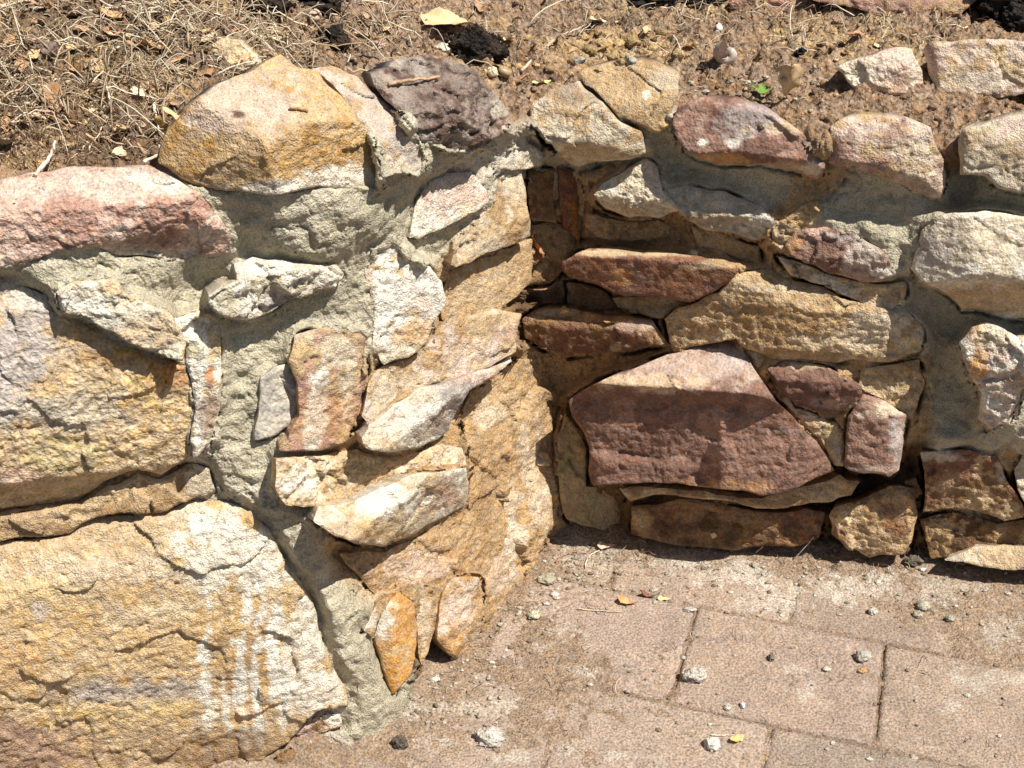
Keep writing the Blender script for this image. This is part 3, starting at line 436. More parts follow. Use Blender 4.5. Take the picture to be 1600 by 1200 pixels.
def build_mortar():
    st = 2.4
    gx = np.arange(-400, 1861, st); gy = np.arange(60, 1330, st); X, Y = np.meshgrid(gx, gy); px, py = X.ravel(), Y.ravel()
    P0 = wall_pt(px, py)
    wx = px + 9 * fbm(P0, 20, 3, .5, 1); wy = py + 9 * fbm(P0, 20, 3, .5, 2)
    H = np.zeros(len(px)); K = np.zeros((len(px), 3)); W = np.zeros(len(px)); W2 = np.zeros(len(px))
    for (x, y, h, c) in MORT:
        d2 = (wx - x) ** 2 + (wy - y) ** 2 + 60; w1 = (d2 + 700) ** -1.6; w2 = d2 ** -2.6
        H += w1 * h; W += w1; K += w2[:, None] * MC[c]; W2 += w2
    H /= W; K /= W2[:, None]
    HB = H.copy()
    # the sheet dips behind every stone, and drops away along open joints
    for pts, sp in OUTL:
        if sp['loose']: continue
        x0, y0 = pts.min(0) - 23; x1, y1 = pts.max(0) + 23
        m = np.where((px > x0) & (px < x1) & (py > y0) & (py < y1))[0]
        if not len(m): continue
        D, _, _ = seg_dist(px[m], py[m], pts[::2])
        ex, ey, eh = sp['edge']; hb = np.zeros(len(m)); ny = hb.copy()
        for k0 in range(0, len(m), 4000):
            q = ((px[m[k0:k0 + 4000], None] - ex) ** 2 + (py[m[k0:k0 + 4000], None] - ey) ** 2); k = q.argmin(1)
            hb[k0:k0 + 4000] = eh[k]; ny[k0:k0 + 4000] = ey[k]
        hb = np.minimum(np.clip(hb, -4, 11), HB[m] + 2.6); nz = fbm(P0[m], 45, 3, .55, 6)
        below = sstep(.3, .8, (py[m] - ny) / (np.abs(D) + .5)) * (D < 0)
        wgt = sstep(-22, -2, D) * (1 - .72 * below)
        # bedding comes up flush to the stone's edge and laps raggedly over it; it drops away inside, behind the stone
        H[m] = np.where(D <= 0, H[m] + (hb - .25 + .35 * nz - H[m]) * wgt, H[m])
        inn = (D > 0)
        lap = hb - .30 + .85 * nz - np.maximum(D - 4, 0) * .17
        H[m] = np.where(inn, np.where(D > 11, np.minimum(H[m], hb - 3), np.minimum(lap, hb + .25)), H[m])
        H[m] -= 2.0 * sp['gap'] * np.exp(-((D + 2.6 + 1.2 * nz) / 2.2) ** 2) * sstep(-.05, .3, fbm(P0[m], 16, 2, .5, 4) + .03) * (1 + .9 * fbm(P0[m], 34, 2, .5, 14))
    tx = [p[0] for p in TOP]; ty = [p[1] for p in TOP]
    P = wall_pt(px, py, H * 0.01)
    top = py - np.interp(px, tx, ty)
    soil = soil_pt(px, np.minimum(py, 420))
    t_s = ((soil - CAM) @ FWD); t_w = ((P - CAM) @ FWD)
    n = np.where((px > 860)[:, None], NRM['b'], np.where((px > 560)[:, None], NRM['r'], NRM['f']))
    grit = fbm(P, 35, 3, .5, 3) * .0035 + fbm(P, 120, 3, .6, 5) * .0022 - np.maximum(fbm(P, 170, 2, .5, 8) - .55, 0) * .006
    smooth = (np.abs(K - MC['g']).sum(1) < 0.08)
    chip = worley_facets(P, 0.03, 9) * .003
    trowel = fbm(P * np.array([1, 1, 2.2]), 45, 2, .5, 15) * .002 + fbm((P @ ROT) * np.array([.25, 2.5, .6], np.float32), 80, 3, .6, 16) * .0016 - np.exp(-(fbm(P, 9, 4, .6, 18) / .02) ** 2) * .0022 * (fbm(P, 6, 2, .5, 19) > .1)
    P = P + n * np.where(smooth, grit * .42 + trowel * 1.15, grit * 1.3 + chip)[:, None]
    # the top edge of the sheet runs into the soil surface
    soil2 = soil_surface(px, np.minimum(py, 430)); kk = sstep(46, 4, top + 10 * fbm(P, 25, 3, .5, 17))[:, None]
    P = P * (1 - kk) + soil2 * kk; P[:, 2] -= np.where(top < 0, .004, 0); K = K * (1 - kk) + C['soil'] * 1.35 * kk
    ok = (top > -16).reshape(X.shape); keep = ok[:-1, :-1] & ok[1:, :-1] & ok[:-1, 1:] & ok[1:, 1:]
    keep &= (P[:, 2].reshape(X.shape)[:-1, :-1] > -0.06)
    vid = np.arange(X.size).reshape(X.shape)
    q = np.stack([vid[:-1, :-1][keep], vid[1:, :-1][keep], vid[1:, 1:][keep], vid[:-1, 1:][keep]], 1)
    g = fbm(P, 30, 4, .6, 21)[:, None]; g2 = fbm(P, 12, 3, .5, 22)[:, None]
    K = K * (1 + .14 * g + .10 * g2)
    pale = sstep(.25, .6, fbm(P, 16, 4, .6, 33))[:, None] * smooth[:, None]
    K = K * (1 - .45 * pale) + C['mortp'] * .45 * pale
    used = np.unique(q); rm = np.full(X.size, -1); rm[used] = np.arange(len(used))
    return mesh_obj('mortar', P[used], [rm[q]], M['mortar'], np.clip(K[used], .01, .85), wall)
build_mortar()

def build_soil():
    gx = np.arange(-380, 1981, 3.2); gy = np.concatenate([np.arange(-560, -20, 9), np.arange(-20, 345, 2.0)]); X, Y = np.meshgrid(gx, gy); px, py = X.ravel(), Y.ravel()
    P = soil_surface(px, py)
    lim = np.interp(px, [p[0] for p in TOP], [p[1] for p in TOP])
    over = np.clip((py - lim) / 14, 0, 1); P[:, 2] -= over * 0.014
    ok = (py < lim + 14).reshape(X.shape); keep = ok[:-1, :-1] & ok[1:, :-1] & ok[:-1, 1:] & ok[1:, 1:]
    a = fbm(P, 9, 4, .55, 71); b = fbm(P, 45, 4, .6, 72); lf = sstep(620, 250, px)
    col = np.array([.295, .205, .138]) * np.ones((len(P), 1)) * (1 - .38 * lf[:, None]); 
    k = sstep(0, .5, a)[:, None]; col = col * (1 - k) + C['tan'] * .75 * k
    k = (sstep(.1, .6, b) * .6)[:, None]; col = col * (1 - k) + C['brown'] * .8 * k
    k = (sstep(.9, .2, np.hypot((px - 950) / 190, (py - 85) / 45) + .4 * b) * .7)[:, None]; col = col * (1 - k) + C['ochre'] * .85 * k
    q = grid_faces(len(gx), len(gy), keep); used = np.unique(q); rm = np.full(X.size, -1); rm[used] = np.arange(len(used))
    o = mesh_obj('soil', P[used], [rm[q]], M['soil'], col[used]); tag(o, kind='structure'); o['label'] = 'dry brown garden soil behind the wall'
build_soil()

# ------------------------------------------------------------------ paving: concrete pavers in running bond, and the dirt lying over them
A17 = math.radians(-16.8); PU = np.array([math.cos(A17), math.sin(A17)]); PW = np.array([-math.sin(A17), math.cos(A17)])
LEN, ROW, U0, W0 = 0.240, 0.182, 0.2186, -0.105
WALLN = [(NRM['r'], 0.0), (NRM['b'], 0.0), (NRM['f'], PL['f'][1])]
def wall_dist(P):
    d = [P[:, 0] * n[0] + P[:, 1] * n[1] - dd for n, dd in WALLN]
    # outside distance to the union of the pier (front and return) and the back wall
    pier = np.maximum(d[0], d[2]); return np.minimum(pier, d[1])
STAIN = [(870,985,30,12),(1075,880,46,14),(1340,915,46,20),(1540,1065,50,14),(1395,905,20,10),(1560,985,30,22),(900,1050,26,10),(1180,900,40,16),(730,1105,70,12),(850,1010,14,8),(925,1050,14,7),(885,1165,20,10),(960,1185,16,8),(1260,1080,14,12),(1490,1105,14,9),(1240,1045,16,6),(1300,920,50,24),(1130,895,60,20),(1470,920,60,20),(620,1110,40,14),(800,1180,30,10),(690,1160,30,10),(920,870,50,20),(1220,935,60,30)]
FCP = None
def floor_col(P, base, seed):
    # project to photo pixels only to place the stains found there
    d = P - CAM; z = d @ FWD; px = 800 + FOC * d[:, 0] / z; py = 600 - FOC * (d @ UPV) / z
    a = fbm(P, 14, 4, .55, seed); b = fbm(P, 60, 4, .6, seed + 1); cc = fbm(P, 190, 2, .6, seed + 2)
    col = base * (1 + .10 * a + .09 * b + .07 * cc)[:, None]
    k = (sstep(-.1, .5, a + .3 * b) * .45)[:, None]; col = col * (1 - k) + np.array([.35, .265, .195]) * k
    for (x, y, rx, ry) in STAIN:
        k = (sstep(1.2, .6, np.hypot((px - x) / rx, (py - y) / ry) + .9 * b + .5 * cc) * .42)[:, None]
        col = col * (1 - k) + np.array([.56, .51, .43]) * k
    return col, px, py, a, b
def build_paving():
    V = []; F = []; K = []; off = 0; r = np.random.default_rng(3)
    for row in range(-7, 6):
        for c in range(-7, 9):
            wv = W0 + row * ROW; u = U0 + c * LEN + (0 if row % 2 else LEN / 2) - LEN * 0
            cu, cw = u + LEN / 2, wv + ROW / 2
            ctr = PU * cu + PW * cw
            if ctr[0] < -1.0 or ctr[0] > 1.3 or ctr[1] < -1.1 or ctr[1] > 0.25: continue
            j = 0.0019; nx, ny = 62, 48
            gu = np.linspace(u + j, u + LEN - j, nx); gw = np.linspace(wv + j, wv + ROW - j, ny); Uu, Ww = np.meshgrid(gu, gw)
            ed = np.minimum(np.minimum(Uu - gu[0], gu[-1] - Uu), np.minimum(Ww - gw[0], gw[-1] - Ww)).ravel()
            xy = Uu.ravel()[:, None] * PU + Ww.ravel()[:, None] * PW; Q = np.concatenate([xy, np.zeros((len(xy), 1))], 1)
            tilt = r.normal(0, .006, 2); z = r.normal(0, .0008) + (Uu.ravel() - cu) * tilt[0] + (Ww.ravel() - cw) * tilt[1]
            chipn = np.maximum(fbm(Q, 90, 3, .6, 5), 0) * .006
            z = z - np.clip(1 - ed / .004, 0, 1) ** 2 * (.0022 + chipn) + fbm(Q, 60, 3, .6, 7) * .0006
            Q[:, 2] = z
            base = np.array([.335, .262, .208]) * r.uniform(.86, 1.06) * np.array([1, r.uniform(.97, 1.02), r.uniform(.95, 1.03)])
            col, *_ = floor_col(Q, base, 81)
            q = grid_faces(nx, ny)[:, ::-1] + off; bvi = np.concatenate([np.arange(nx), np.arange(1, ny) * nx + nx - 1, (ny - 1) * nx + np.arange(nx - 2, -1, -1), np.arange(ny - 2, 0, -1) * nx])
            low = Q[bvi] - np.array([0, 0, .04]); li = off + len(Q) + np.arange(len(bvi)); bi = bvi + off
            sd = np.stack([bi, li, np.roll(li, -1), np.roll(bi, -1)], 1)
            V += [Q, low]; K += [col, col[bvi]]; F += [q, sd]; off += len(Q) + len(low)
    o = mesh_obj('paving', np.concatenate(V), [np.concatenate(F)], M['paver'], np.concatenate(K), origin=(0, 0, 0)); tag(o, kind='structure')
    o['label'] = 'pinkish concrete pavers in running bond'
def dirt_z(P):
    wd = wall_dist(P)
    z = -.0040 + fbm(P, 9, 3, .5, 91) * .0036 + fbm(P, 40, 3, .6, 92) * .0016 + fbm(P, 150, 3, .6, 93) * .0011
    z += .009 * np.exp(-np.maximum(wd, 0) / .022) + .0065 * np.exp(-np.maximum(wd, 0) / .10)
    z += .040 * np.exp(-((P[:, 0] + .42) ** 2 + (P[:, 1] + .425) ** 2) / .075 ** 2) + .02 * np.exp(-((P[:, 0] + .30) ** 2 + (P[:, 1] + .40) ** 2) / .05 ** 2)
    z += .0030 * sstep(.35, .0, np.hypot(P[:, 0] - .55, P[:, 1] + .1) )
    return z
def dirt_pt(px, py):
    P = floor_pt(np.asarray(px, float), np.asarray(py, float)).reshape(-1, 3).copy(); P[:, 2] = dirt_z(P); return P
def build_dirt():
    gx = np.arange(-1.1, 1.35, .0034); gy = np.arange(-1.0, .22, .0034); X, Y = np.meshgrid(gx, gy)
    P = np.stack([X.ravel(), Y.ravel(), np.zeros(X.size)], 1); P[:, 2] = dirt_z(P)
    wd = wall_dist(P)
    ok = (wd > -.12).reshape(X.shape); keep = ok[:-1, :-1] & ok[1:, 1:] & ok[1:, :-1] & ok[:-1, 1:]
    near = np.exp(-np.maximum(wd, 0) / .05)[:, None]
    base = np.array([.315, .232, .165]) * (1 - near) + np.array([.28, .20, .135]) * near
    col, px, py, a, b = floor_col(P, base, 95)
    k = (sstep(.3, .7, a) * .4)[:, None]; col = col * (1 - k) + np.array([.43, .35, .27]) * k
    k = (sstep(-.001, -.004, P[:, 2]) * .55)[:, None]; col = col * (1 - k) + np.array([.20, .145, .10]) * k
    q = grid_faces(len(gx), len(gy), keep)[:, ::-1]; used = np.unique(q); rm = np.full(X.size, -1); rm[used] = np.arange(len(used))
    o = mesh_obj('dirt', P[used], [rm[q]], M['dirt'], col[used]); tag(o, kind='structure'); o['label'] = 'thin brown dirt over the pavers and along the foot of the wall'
build_paving(); build_dirt()

# ------------------------------------------------------------------ litter: straw, roots, sticks, leaves, shells, clods, pebbles, mortar crumbs
def attr_mat(name, rough=.75, var=.2, scale=120, bump=.3, spec=.25):
    m = grain_mat(name, 500, var, bump, scale, .15, rough, .0008, 0, spec); return m
M['straw'] = attr_mat('straw', .6, .15); M['leaf'] = attr_mat('leaf', .6, .12, 60); M['twig'] = attr_mat('twig', .8, .3); M['shell'] = attr_mat('shell', .45, .12, 90, .15, .4)
def soil_at(x, y):
    P = np.stack([x, y, soil_z(x, y)], 1); P[:, 2] += soil_relief(P); return P
def tube_mesh(paths, radii, cols, sides=4):
    """paths: (n, k, 3); radii: (n, k)"""
    n, k, _ = paths.shape
    T = np.gradient(paths, axis=1); T /= np.linalg.norm(T, axis=2, keepdims=True) + 1e-9
    ref = np.where(np.abs(T[..., 2:3]) > .9, [[[1.0, 0, 0]]], [[[0, 0, 1.0]]]); A = np.cross(T, ref); A /= np.linalg.norm(A, axis=2, keepdims=True) + 1e-9; B = np.cross(T, A)
    ang = np.arange(sides) * 2 * math.pi / sides
    V = paths[:, :, None, :] + radii[:, :, None, None] * (A[:, :, None, :] * np.cos(ang)[None, None, :, None] + B[:, :, None, :] * np.sin(ang)[None, None, :, None])
    idx = np.arange(n * k * sides).reshape(n, k, sides)
    a = idx[:, :-1]; b = idx[:, 1:]
    q = np.stack([a, np.roll(a, -1, 2), np.roll(b, -1, 2), b], -1).reshape(-1, 4)
    caps = np.concatenate([idx[:, 0, ::-1], idx[:, -1]]).reshape(-1, sides)
    K = np.repeat(cols, k * sides, 0)
    return V.reshape(-1, 3), [q, caps] if sides != 4 else [np.concatenate([q, caps])], K
def strands(name, label, regions, lens, rads, cols, surf, curl, lift, seed, k=6, sides=4):
    r = np.random.default_rng(seed); PX = []; PY = []
    for (x0, x1, y0, y1, n) in regions: PX.append(r.uniform(x0, x1, n)); PY.append(r.uniform(y0, y1, n))
    PX = np.concatenate(PX); PY = np.concatenate(PY); n = len(PX)
    if surf == 'soil': P = soil_pt(PX, PY); lim = np.interp(PX, [p[0] for p in TOP], [p[1] for p in TOP]); P = P[PY < lim - 4]
    else: P = floor_pt(PX, PY)
    n = len(P); L = r.uniform(*lens, n) * r.uniform(.6, 1.2, n); th = r.uniform(0, 6.283, n); cv = r.normal(0, curl, n)
    t = np.linspace(-.5, .5, k)[None]; ang = th[:, None] + cv[:, None] * t * 2 + (r.normal(0, curl * .15, (n, k)))
    dx = np.cumsum(np.cos(ang), 1) * (L / k)[:, None]; dy = np.cumsum(np.sin(ang), 1) * (L / k)[:, None]
    X = P[:, 0:1] + dx - dx.mean(1, keepdims=True); Y = P[:, 1:2] + dy - dy.mean(1, keepdims=True)
    Z = (soil_at(X.ravel(), Y.ravel()) if surf == 'soil' else np.stack([X.ravel(), Y.ravel(), np.maximum(dirt_z(np.stack([X.ravel(), Y.ravel(), X.ravel() * 0], 1)), 0)], 1))[:, 2].reshape(n, k)
    slope = r.normal(0, .30, n)[:, None] * (t + .5) * L[:, None]
    Zs = Z.mean(1, keepdims=True) * .5 + Z * .5 + np.abs(slope) + r.uniform(.0005, lift, n)[:, None] + np.sin((t + .5) * math.pi) * r.uniform(0, lift * 1.2, n)[:, None]
    paths = np.stack([X, Y, Zs], 2); R = r.uniform(*rads, n)[:, None] * np.linspace(1.0, .6, k)[None]
    ci = r.integers(0, len(cols), n); K = np.array(cols)[ci] * r.uniform(.55, 1.1, (n, 1))
    V, F, KK = tube_mesh(paths, R, K, sides)
    o = mesh_obj(name, V, F, M['straw'], KK); tag(o, label, name.replace('_', ' ').split()[-1], kind='stuff'); return o
ST = [(.66,.55,.39), (.54,.42,.27), (.74,.65,.50), (.46,.33,.20), (.70,.60,.44)]
strands('dry_straw', 'pale dry grass stalks scattered over the garden soil', [(-250,260,-60,240,560), (200,430,-40,140,260), (380,640,-30,110,150), (600,960,-40,110,50), (900,1300,-30,100,60), (1200,1500,20,80,40), (-250,1800,-260,-30,200)], (.02,.07), (.0004,.0010), ST, 'soil', .16, .006, 5)
strands('coarse_straw', 'thick broken straw stalks strewn over the soil at the left', [(-250,230,-60,200,90), (200,640,-40,90,45), (640,1500,-30,70,10)], (.035,.09), (.0008,.0015), ST, 'soil', .08, .008, 55)
strands('standing_straw', 'straw stalks lifting off the soil', [(-250,300,-60,235,170), (300,700,-40,110,50), (700,1500,-30,90,30)], (.02,.06), (.0004,.0009), ST, 'soil', .12, .022, 75)
strands('fine_straw', 'thin short straw bits on the soil', [(-250,260,20,285,900), (200,500,0,180,420), (480,900,0,120,160), (900,1500,0,140,170)], (.006,.024), (.00025,.0006), ST, 'soil', .3, .003, 15)
RT = [(.20,.125,.075), (.30,.20,.12), (.15,.09,.055), (.36,.25,.15)]
strands('bark_bits', 'broken bark and leaf bits mixed into the soil', [(-250,300,-40,285,420), (300,800,-30,120,200), (800,1500,-30,150,160)], (.006,.016), (.0010,.0024), [(.42,.28,.17), (.30,.18,.11), (.54,.42,.28), (.22,.14,.09), (.50,.34,.2)], 'soil', .1, .003, 65, k=3)
strands('fine_roots', 'matted brown rootlets in the soil at the left', [(-250,260,110,285,1200), (-200,300,0,130,300), (300,700,0,110,120), (900,1560,20,60,120)], (.012,.040), (.0002,.0005), RT, 'soil', .9, .006, 25)
strands('floor_straw', 'straw bits and rootlets on the dirt at the foot of the wall', [(900,1600,845,900,230), (800,960,850,960,70), (620,900,1000,1180,60), (900,1600,900,1200,70)], (.006,.030), (.0002,.0006), ST + RT, 'floor', 1.0, .003, 35)

def ico(sub, seed, amp, sc=2.2, ang=.25):
    bm = bmesh.new(); bmesh.ops.create_icosphere(bm, subdivisions=sub, radius=1)
    V = np.array([v.co for v in bm.verts]); F = np.array([[v.index for v in f.verts] for f in bm.faces]); bm.free()
    n = fbm(V + seed * 3.1, sc, 4, .6, seed); w_ = worley_facets(V + seed, 1.1, seed)
    return V * (1 + amp * n + ang * w_)[:, None], F
def crumbs(name, label, PX, PY, surf, size, cols, seed, flat=.7):
    r = np.random.default_rng(seed); VS = []; FS = []; KS = []; off = 0
    base = [ico(2, 300 + k, .45, 2.2, .4) for k in range(7)]
    P = soil_at(*soil_pt(PX, PY)[:, :2].T) if surf == 'soil' else dirt_pt(PX, PY)
    if surf != 'soil': P[:, 2] = np.maximum(P[:, 2], 0)
    for p in P:
        V, F = base[r.integers(7)]; sz = size[0] + (size[1] - size[0]) * r.random() ** 3; a = r.uniform(0, 6.28); c, s_ = math.cos(a), math.sin(a)
        Q = (V @ np.array([[c, -s_, 0], [s_, c, 0], [0, 0, 1]])) * np.array([sz, sz * r.uniform(.6, 1), sz * flat]) + p + np.array([0, 0, sz * .25])
        VS.append(Q); FS.append(F + off); off += len(Q); KS.append(np.repeat([np.array(cols[r.integers(len(cols))]) * r.uniform(.75, 1.2)], len(Q), 0))
    return tag(mesh_obj(name, np.concatenate(VS), [np.concatenate(FS)], M['crumb'], np.concatenate(KS)), label, None, kind='stuff')
rc = np.random.default_rng(91)
PX = np.concatenate([rc.uniform(-250, 800, 700), rc.uniform(780, 1700, 1100)]); PY = np.concatenate([rc.uniform(-40, 260, 700), rc.uniform(-30, 212, 1100)])
ok = PY < np.interp(PX, [p[0] for p in TOP], [p[1] for p in TOP]) - 3
crumbs('soil_crumbs', 'loose crumbs of dry soil on the garden bed', PX[ok], PY[ok], 'soil', (.0010, .0055), [(.28,.185,.12), (.20,.13,.085), (.35,.25,.16), (.26,.18,.12)], 92)
t_ = rc.random(420); PX = np.concatenate([rc.uniform(880, 1660, 420), 880 - 270 * t_ + np.abs(rc.normal(0, 60, 420)), rc.uniform(620, 1660, 260)]); PY = np.concatenate([855 + .06 * (rc.uniform(0, 700, 420)) + np.abs(rc.normal(0, 34, 420)), 845 + 280 * t_ + np.abs(rc.normal(0, 26, 420)), rc.uniform(900, 1195, 260)])
crumbs('paving_grit', 'fine grit and crumbs over the dusty paving', PX, PY, 'floor', (.0007, .0036), [(.46,.41,.32), (.33,.26,.19), (.56,.52,.44), (.25,.19,.13)], 93, .6)
bpy.context.view_layer.update(); DG = bpy.context.evaluated_depsgraph_get()
def drop_on(px, py):
    """the point and normal where the photo pixel meets what is built so far, skipping straw"""
    d = Vector(ray(px, py)).normalized(); o = Vector(CAM)
    for _ in range(12):
        hit, loc, nor, fi, ob, mt = scene.ray_cast(DG, o, d)
        if not hit: break
        if ob.get('kind') != 'stuff': 
            if nor.dot(d) > 0: nor = -nor
            return loc, nor
        o = loc + d * .001
    return Vector(soil_pt(np.array(px), np.array(py))), Vector((0, 0, 1))
PXM = 1 / 1150.0                                # metres per photo pixel at the wall
def stick(px0, py0, px1, py1, rmm, rgb, label, name='twig', cat='twig', bend=.06, lift=.001, knots=0):
    a, na = drop_on(px0, py0); b, nb = drop_on(px1, py1); a = np.array(a + na * (lift + rmm * .001)); b = np.array(b + nb * (lift + rmm * .001))
    k = 14; t = np.linspace(0, 1, k)[:, None]; L = np.linalg.norm(b - a); r = np.random.default_rng(int(px0 * 7 + py0))
    side = np.cross(b - a, [0, 0, 1]); side = side / (np.linalg.norm(side) + 1e-9)
    p = a + (b - a) * t + side * np.sin(t * math.pi) * L * r.normal(0, bend) + np.array([0, 0, 1]) * np.sin(t * math.pi) * L * abs(r.normal(0, bend * .5)) + r.normal(0, rmm * .00025, (k, 3))
    R = rmm * .001 * (1 - .35 * t[:, 0]) * (1 + .12 * r.normal(0, 1, k))
    V, F, K = tube_mesh(p[None], R[None], np.array([rgb]), 7)
    K = K * (1 + .2 * fbm(V, 200, 2, .5, 3))[:, None]
    return tag(mesh_obj(name, V, F, M['twig'], K), label, cat)
TW = (.50,.36,.24); PALE = (.68,.59,.46); GREYT = (.50,.44,.38); REDT = (.36,.20,.13)
stick(812,112,918,42,2.3,(.52,.40,.31),'long straight brown stick leaning up the soil behind the inner corner')
stick(806,130,900,78,.9,REDT,'thin reddish twig beside the long straight stick', bend=.05)
stick(606,134,683,124,2.1,(.45,.30,.18),'short thick brown twig lying on the dark purple boulder', bend=.03)
stick(452,172,482,176,1.4,(.50,.28,.14),'short orange brown twig on top of the ochre boulder', bend=.05)
stick(240,158,251,208,1.9,PALE,'pale bent straw stalk standing left of the ochre boulder', bend=.05)
stick(226,258,248,231,1.9,PALE,'short white stalk propped between soil and pink slab')
stick(56,278,84,222,2.0,(.62,.55,.45),'pale stub of cane above the pink slab at far left')
stick(72,126,178,190,1.7,PALE,'long pale stalk slanting across the soil at the left', bend=.03)
stick(92,150,208,232,1.3,(.55,.40,.25),'long tan stalk below the pale slanting one', bend=.04)
stick(132,104,196,66,1.9,(.60,.50,.38),'straight pale stalk pointing up right in the straw')
stick(140,20,290,2,1.5,PALE,'long pale stalk near the top edge at the left', bend=.04)
stick(0,12,98,2,1.6,PALE,'pale stalk in the top left corner')
stick(0,150,75,172,1.3,GREYT,'grey twig at the left edge of the soil')
stick(22,206,66,172,1.2,(.62,.53,.44),'thin pale twig crossing the dark hollow at the left')
stick(300,62,400,62,1.1,PALE,'thin pale stalk lying level above the half buried stone', bend=.04)
stick(340,118,402,96,1.0,PALE,'thin stalk beside the half buried stone')
stick(1000,10,1042,14,1.6,(.62,.50,.38),'short pale root stub near the top edge in the middle', bend=.1)
stick(1052,56,1060,110,.9,PALE,'thin pale stalk standing behind the ochre wedge stone')
stick(818,452,872,432,1.1,REDT,'red brown root hanging out of the inner corner', bend=.12)
stick(860,558,884,600,1.3,(.40,.26,.18),'brown root poking from the joint above the big purple stone', bend=.1)
stick(902,953,974,958,.9,(.58,.45,.30),'thin straight straw lying on the paving near the curled leaf', bend=.02)
stick(868,880,918,866,1.1,REDT,'curved brown root on the debris below the inner corner', bend=.2)
stick(915,890,936,862,.9,PALE,'short pale stalk on the debris below the inner corner')
stick(1110,1150,1148,1150,.8,PALE,'thin pale straw by the white pebble on the paving', bend=.03)
stick(1180,866,1216,836,1.0,(.45,.30,.20),'thin root leaning on the foot of the back wall', bend=.12)
stick(1240,875,1272,836,.7,PALE,'dry grass stem standing at the foot of the back wall', bend=.1)

def leaf(px, py, L, W, rot, tilt, curl, rgb, label, group=None, fold=.3, name='dry_leaf', cat='leaf', up=.003, roll=0):
    loc, nor = drop_on(px, py); nu, nv = 15, 9; r = np.random.default_rng(int(px * 13 + py * 7)); L *= PXM; W *= PXM
    u = np.linspace(0, 1, nu); v = np.linspace(-1, 1, nv); U, Vv = np.meshgrid(u, v); wdt = np.sin(np.pi * U ** .8) ** .75 * (1 - .25 * U)
    edge = 1 + .12 * np.sin(U * 19 + r.uniform(0, 6)) * np.abs(Vv) ** 3 + .08 * np.sin(U * 37)
    x = (U - .5) * L; y = Vv * W / 2 * wdt * edge
    z = fold * np.abs(Vv) ** 1.4 * W / 2 * wdt + curl * L * ((U - .5) ** 2 * 2) + .05 * L * np.sin(U * 7 + r.uniform(0, 6)) * Vv + .03 * L * np.sin(U * 13 + 2) * np.sin(Vv * 5)
    Q = np.stack([x, y, z], -1).reshape(-1, 3); R = np.array(Euler((math.radians(roll), math.radians(tilt), math.radians(rot))).to_matrix())
    Q = Q @ R.T; Q[:, 2] -= Q[:, 2].min() if abs(tilt) > 40 else np.percentile(Q[:, 2], 15)
    lc = np.array(loc) + np.array([0, 0, up]); V = Q + lc
    vein = np.exp(-np.abs(Vv) / .07)[..., None]; n = fbm(V, 90, 3, .6, 5)[:, None]
    K = np.array(rgb) * (1 + .22 * n) * (1 + .12 * vein.reshape(-1, 1)); f = grid_faces(nu, nv)
    o = mesh_obj(name, V, [f], M['leaf'], np.clip(K, .01, .9)); return tag(o, label, cat, group)
leaf(700,42,84,62,-20,4,.10,(.66,.47,.27),'large tan dead leaf lying on the soil above the purple boulder', fold=.15, up=.006)
leaf(135,82,46,18,20,6,.15,(.60,.42,.20),'yellow tan pointed leaf in the straw at the left')
leaf(180,30,44,30,30,10,.3,(.62,.38,.20),'curled orange tan leaf in the straw near the top')
leaf(118,30,36,32,70,14,.25,(.42,.27,.20),'reddish brown leaf at the top left')
leaf(45,4,46,24,0,8,.25,(.44,.22,.10),'rust brown leaf at the top left corner')
leaf(240,80,38,30,40,20,.4,(.50,.34,.17),'folded brown leaf in the middle of the straw')
leaf(232,48,40,28,10,6,.2,(.60,.42,.25),'tan leaf with lighter edges above the folded brown leaf')
leaf(180,56,34,20,-10,8,.3,(.42,.20,.12),'dark red leaf fragment in the straw')
leaf(262,64,40,20,25,4,.2,(.62,.44,.24),'yellowish leaf with a torn end in the straw')
leaf(14,110,28,20,30,10,.3,(.40,.18,.10),'red brown leaf at the left edge')
leaf(86,168,44,30,-60,30,.4,(.44,.27,.16),'ragged brown leaf with fibres beside the dark hollow', fold=.5)
leaf(10,235,46,26,80,25,.3,(.42,.36,.29),'grey brown dead leaf hanging at the left edge above the pink slab', fold=.4)
leaf(254,220,34,18,70,50,.2,(.60,.42,.18),'yellow shrivelled leaf at the left flank of the ochre boulder', fold=.6)
leaf(170,158,22,10,10,4,.1,(.62,.46,.24),'small yellow leaf sliver on bare soil at the left')
leaf(570,58,34,12,8,4,.2,(.60,.44,.26),'small torn tan leaf near the black clod')
leaf(430,64,30,14,-15,4,.1,(.64,.52,.30),'pale yellow leaf fragment above the ochre boulder')
leaf(846,133,30,7,28,6,.1,(.62,.58,.24),'narrow yellow green leaf on the edge of the inner corner', fold=.1)
leaf(1230,160,52,36,100,72,.10,(.52,.38,.22),'upright folded brown leaf behind the pink coping stone', fold=.9, roll=20)
leaf(978,943,30,16,-10,10,.4,(.50,.28,.14),'curled orange brown leaf on the paving', fold=.7, up=.002)
leaf(1037,938,20,11,5,6,.1,(.62,.52,.24),'small yellow leaf fragment on the paving', up=.002)
leaf(1012,934,34,10,12,20,.5,(.22,.11,.07),'dark curled leaf strip on the paving between two leaves', fold=.6, up=.003)
leaf(947,856,30,16,12,8,.05,(.66,.50,.36),'flat pale leaf fragment on debris below the inner corner', fold=.05)
leaf(1112,850,22,14,70,60,.3,(.55,.42,.25),'small pale folded leaf against the foot of the back wall', fold=.8)
leaf(1152,1157,26,14,30,8,.3,(.60,.42,.18),'orange yellow leaf fragment in a paving joint', up=.002)
leaf(836,402,36,22,10,60,.3,(.38,.17,.08),'rust red dead leaf stuck in the inner corner', fold=.4)
r_ = np.random.default_rng(77)
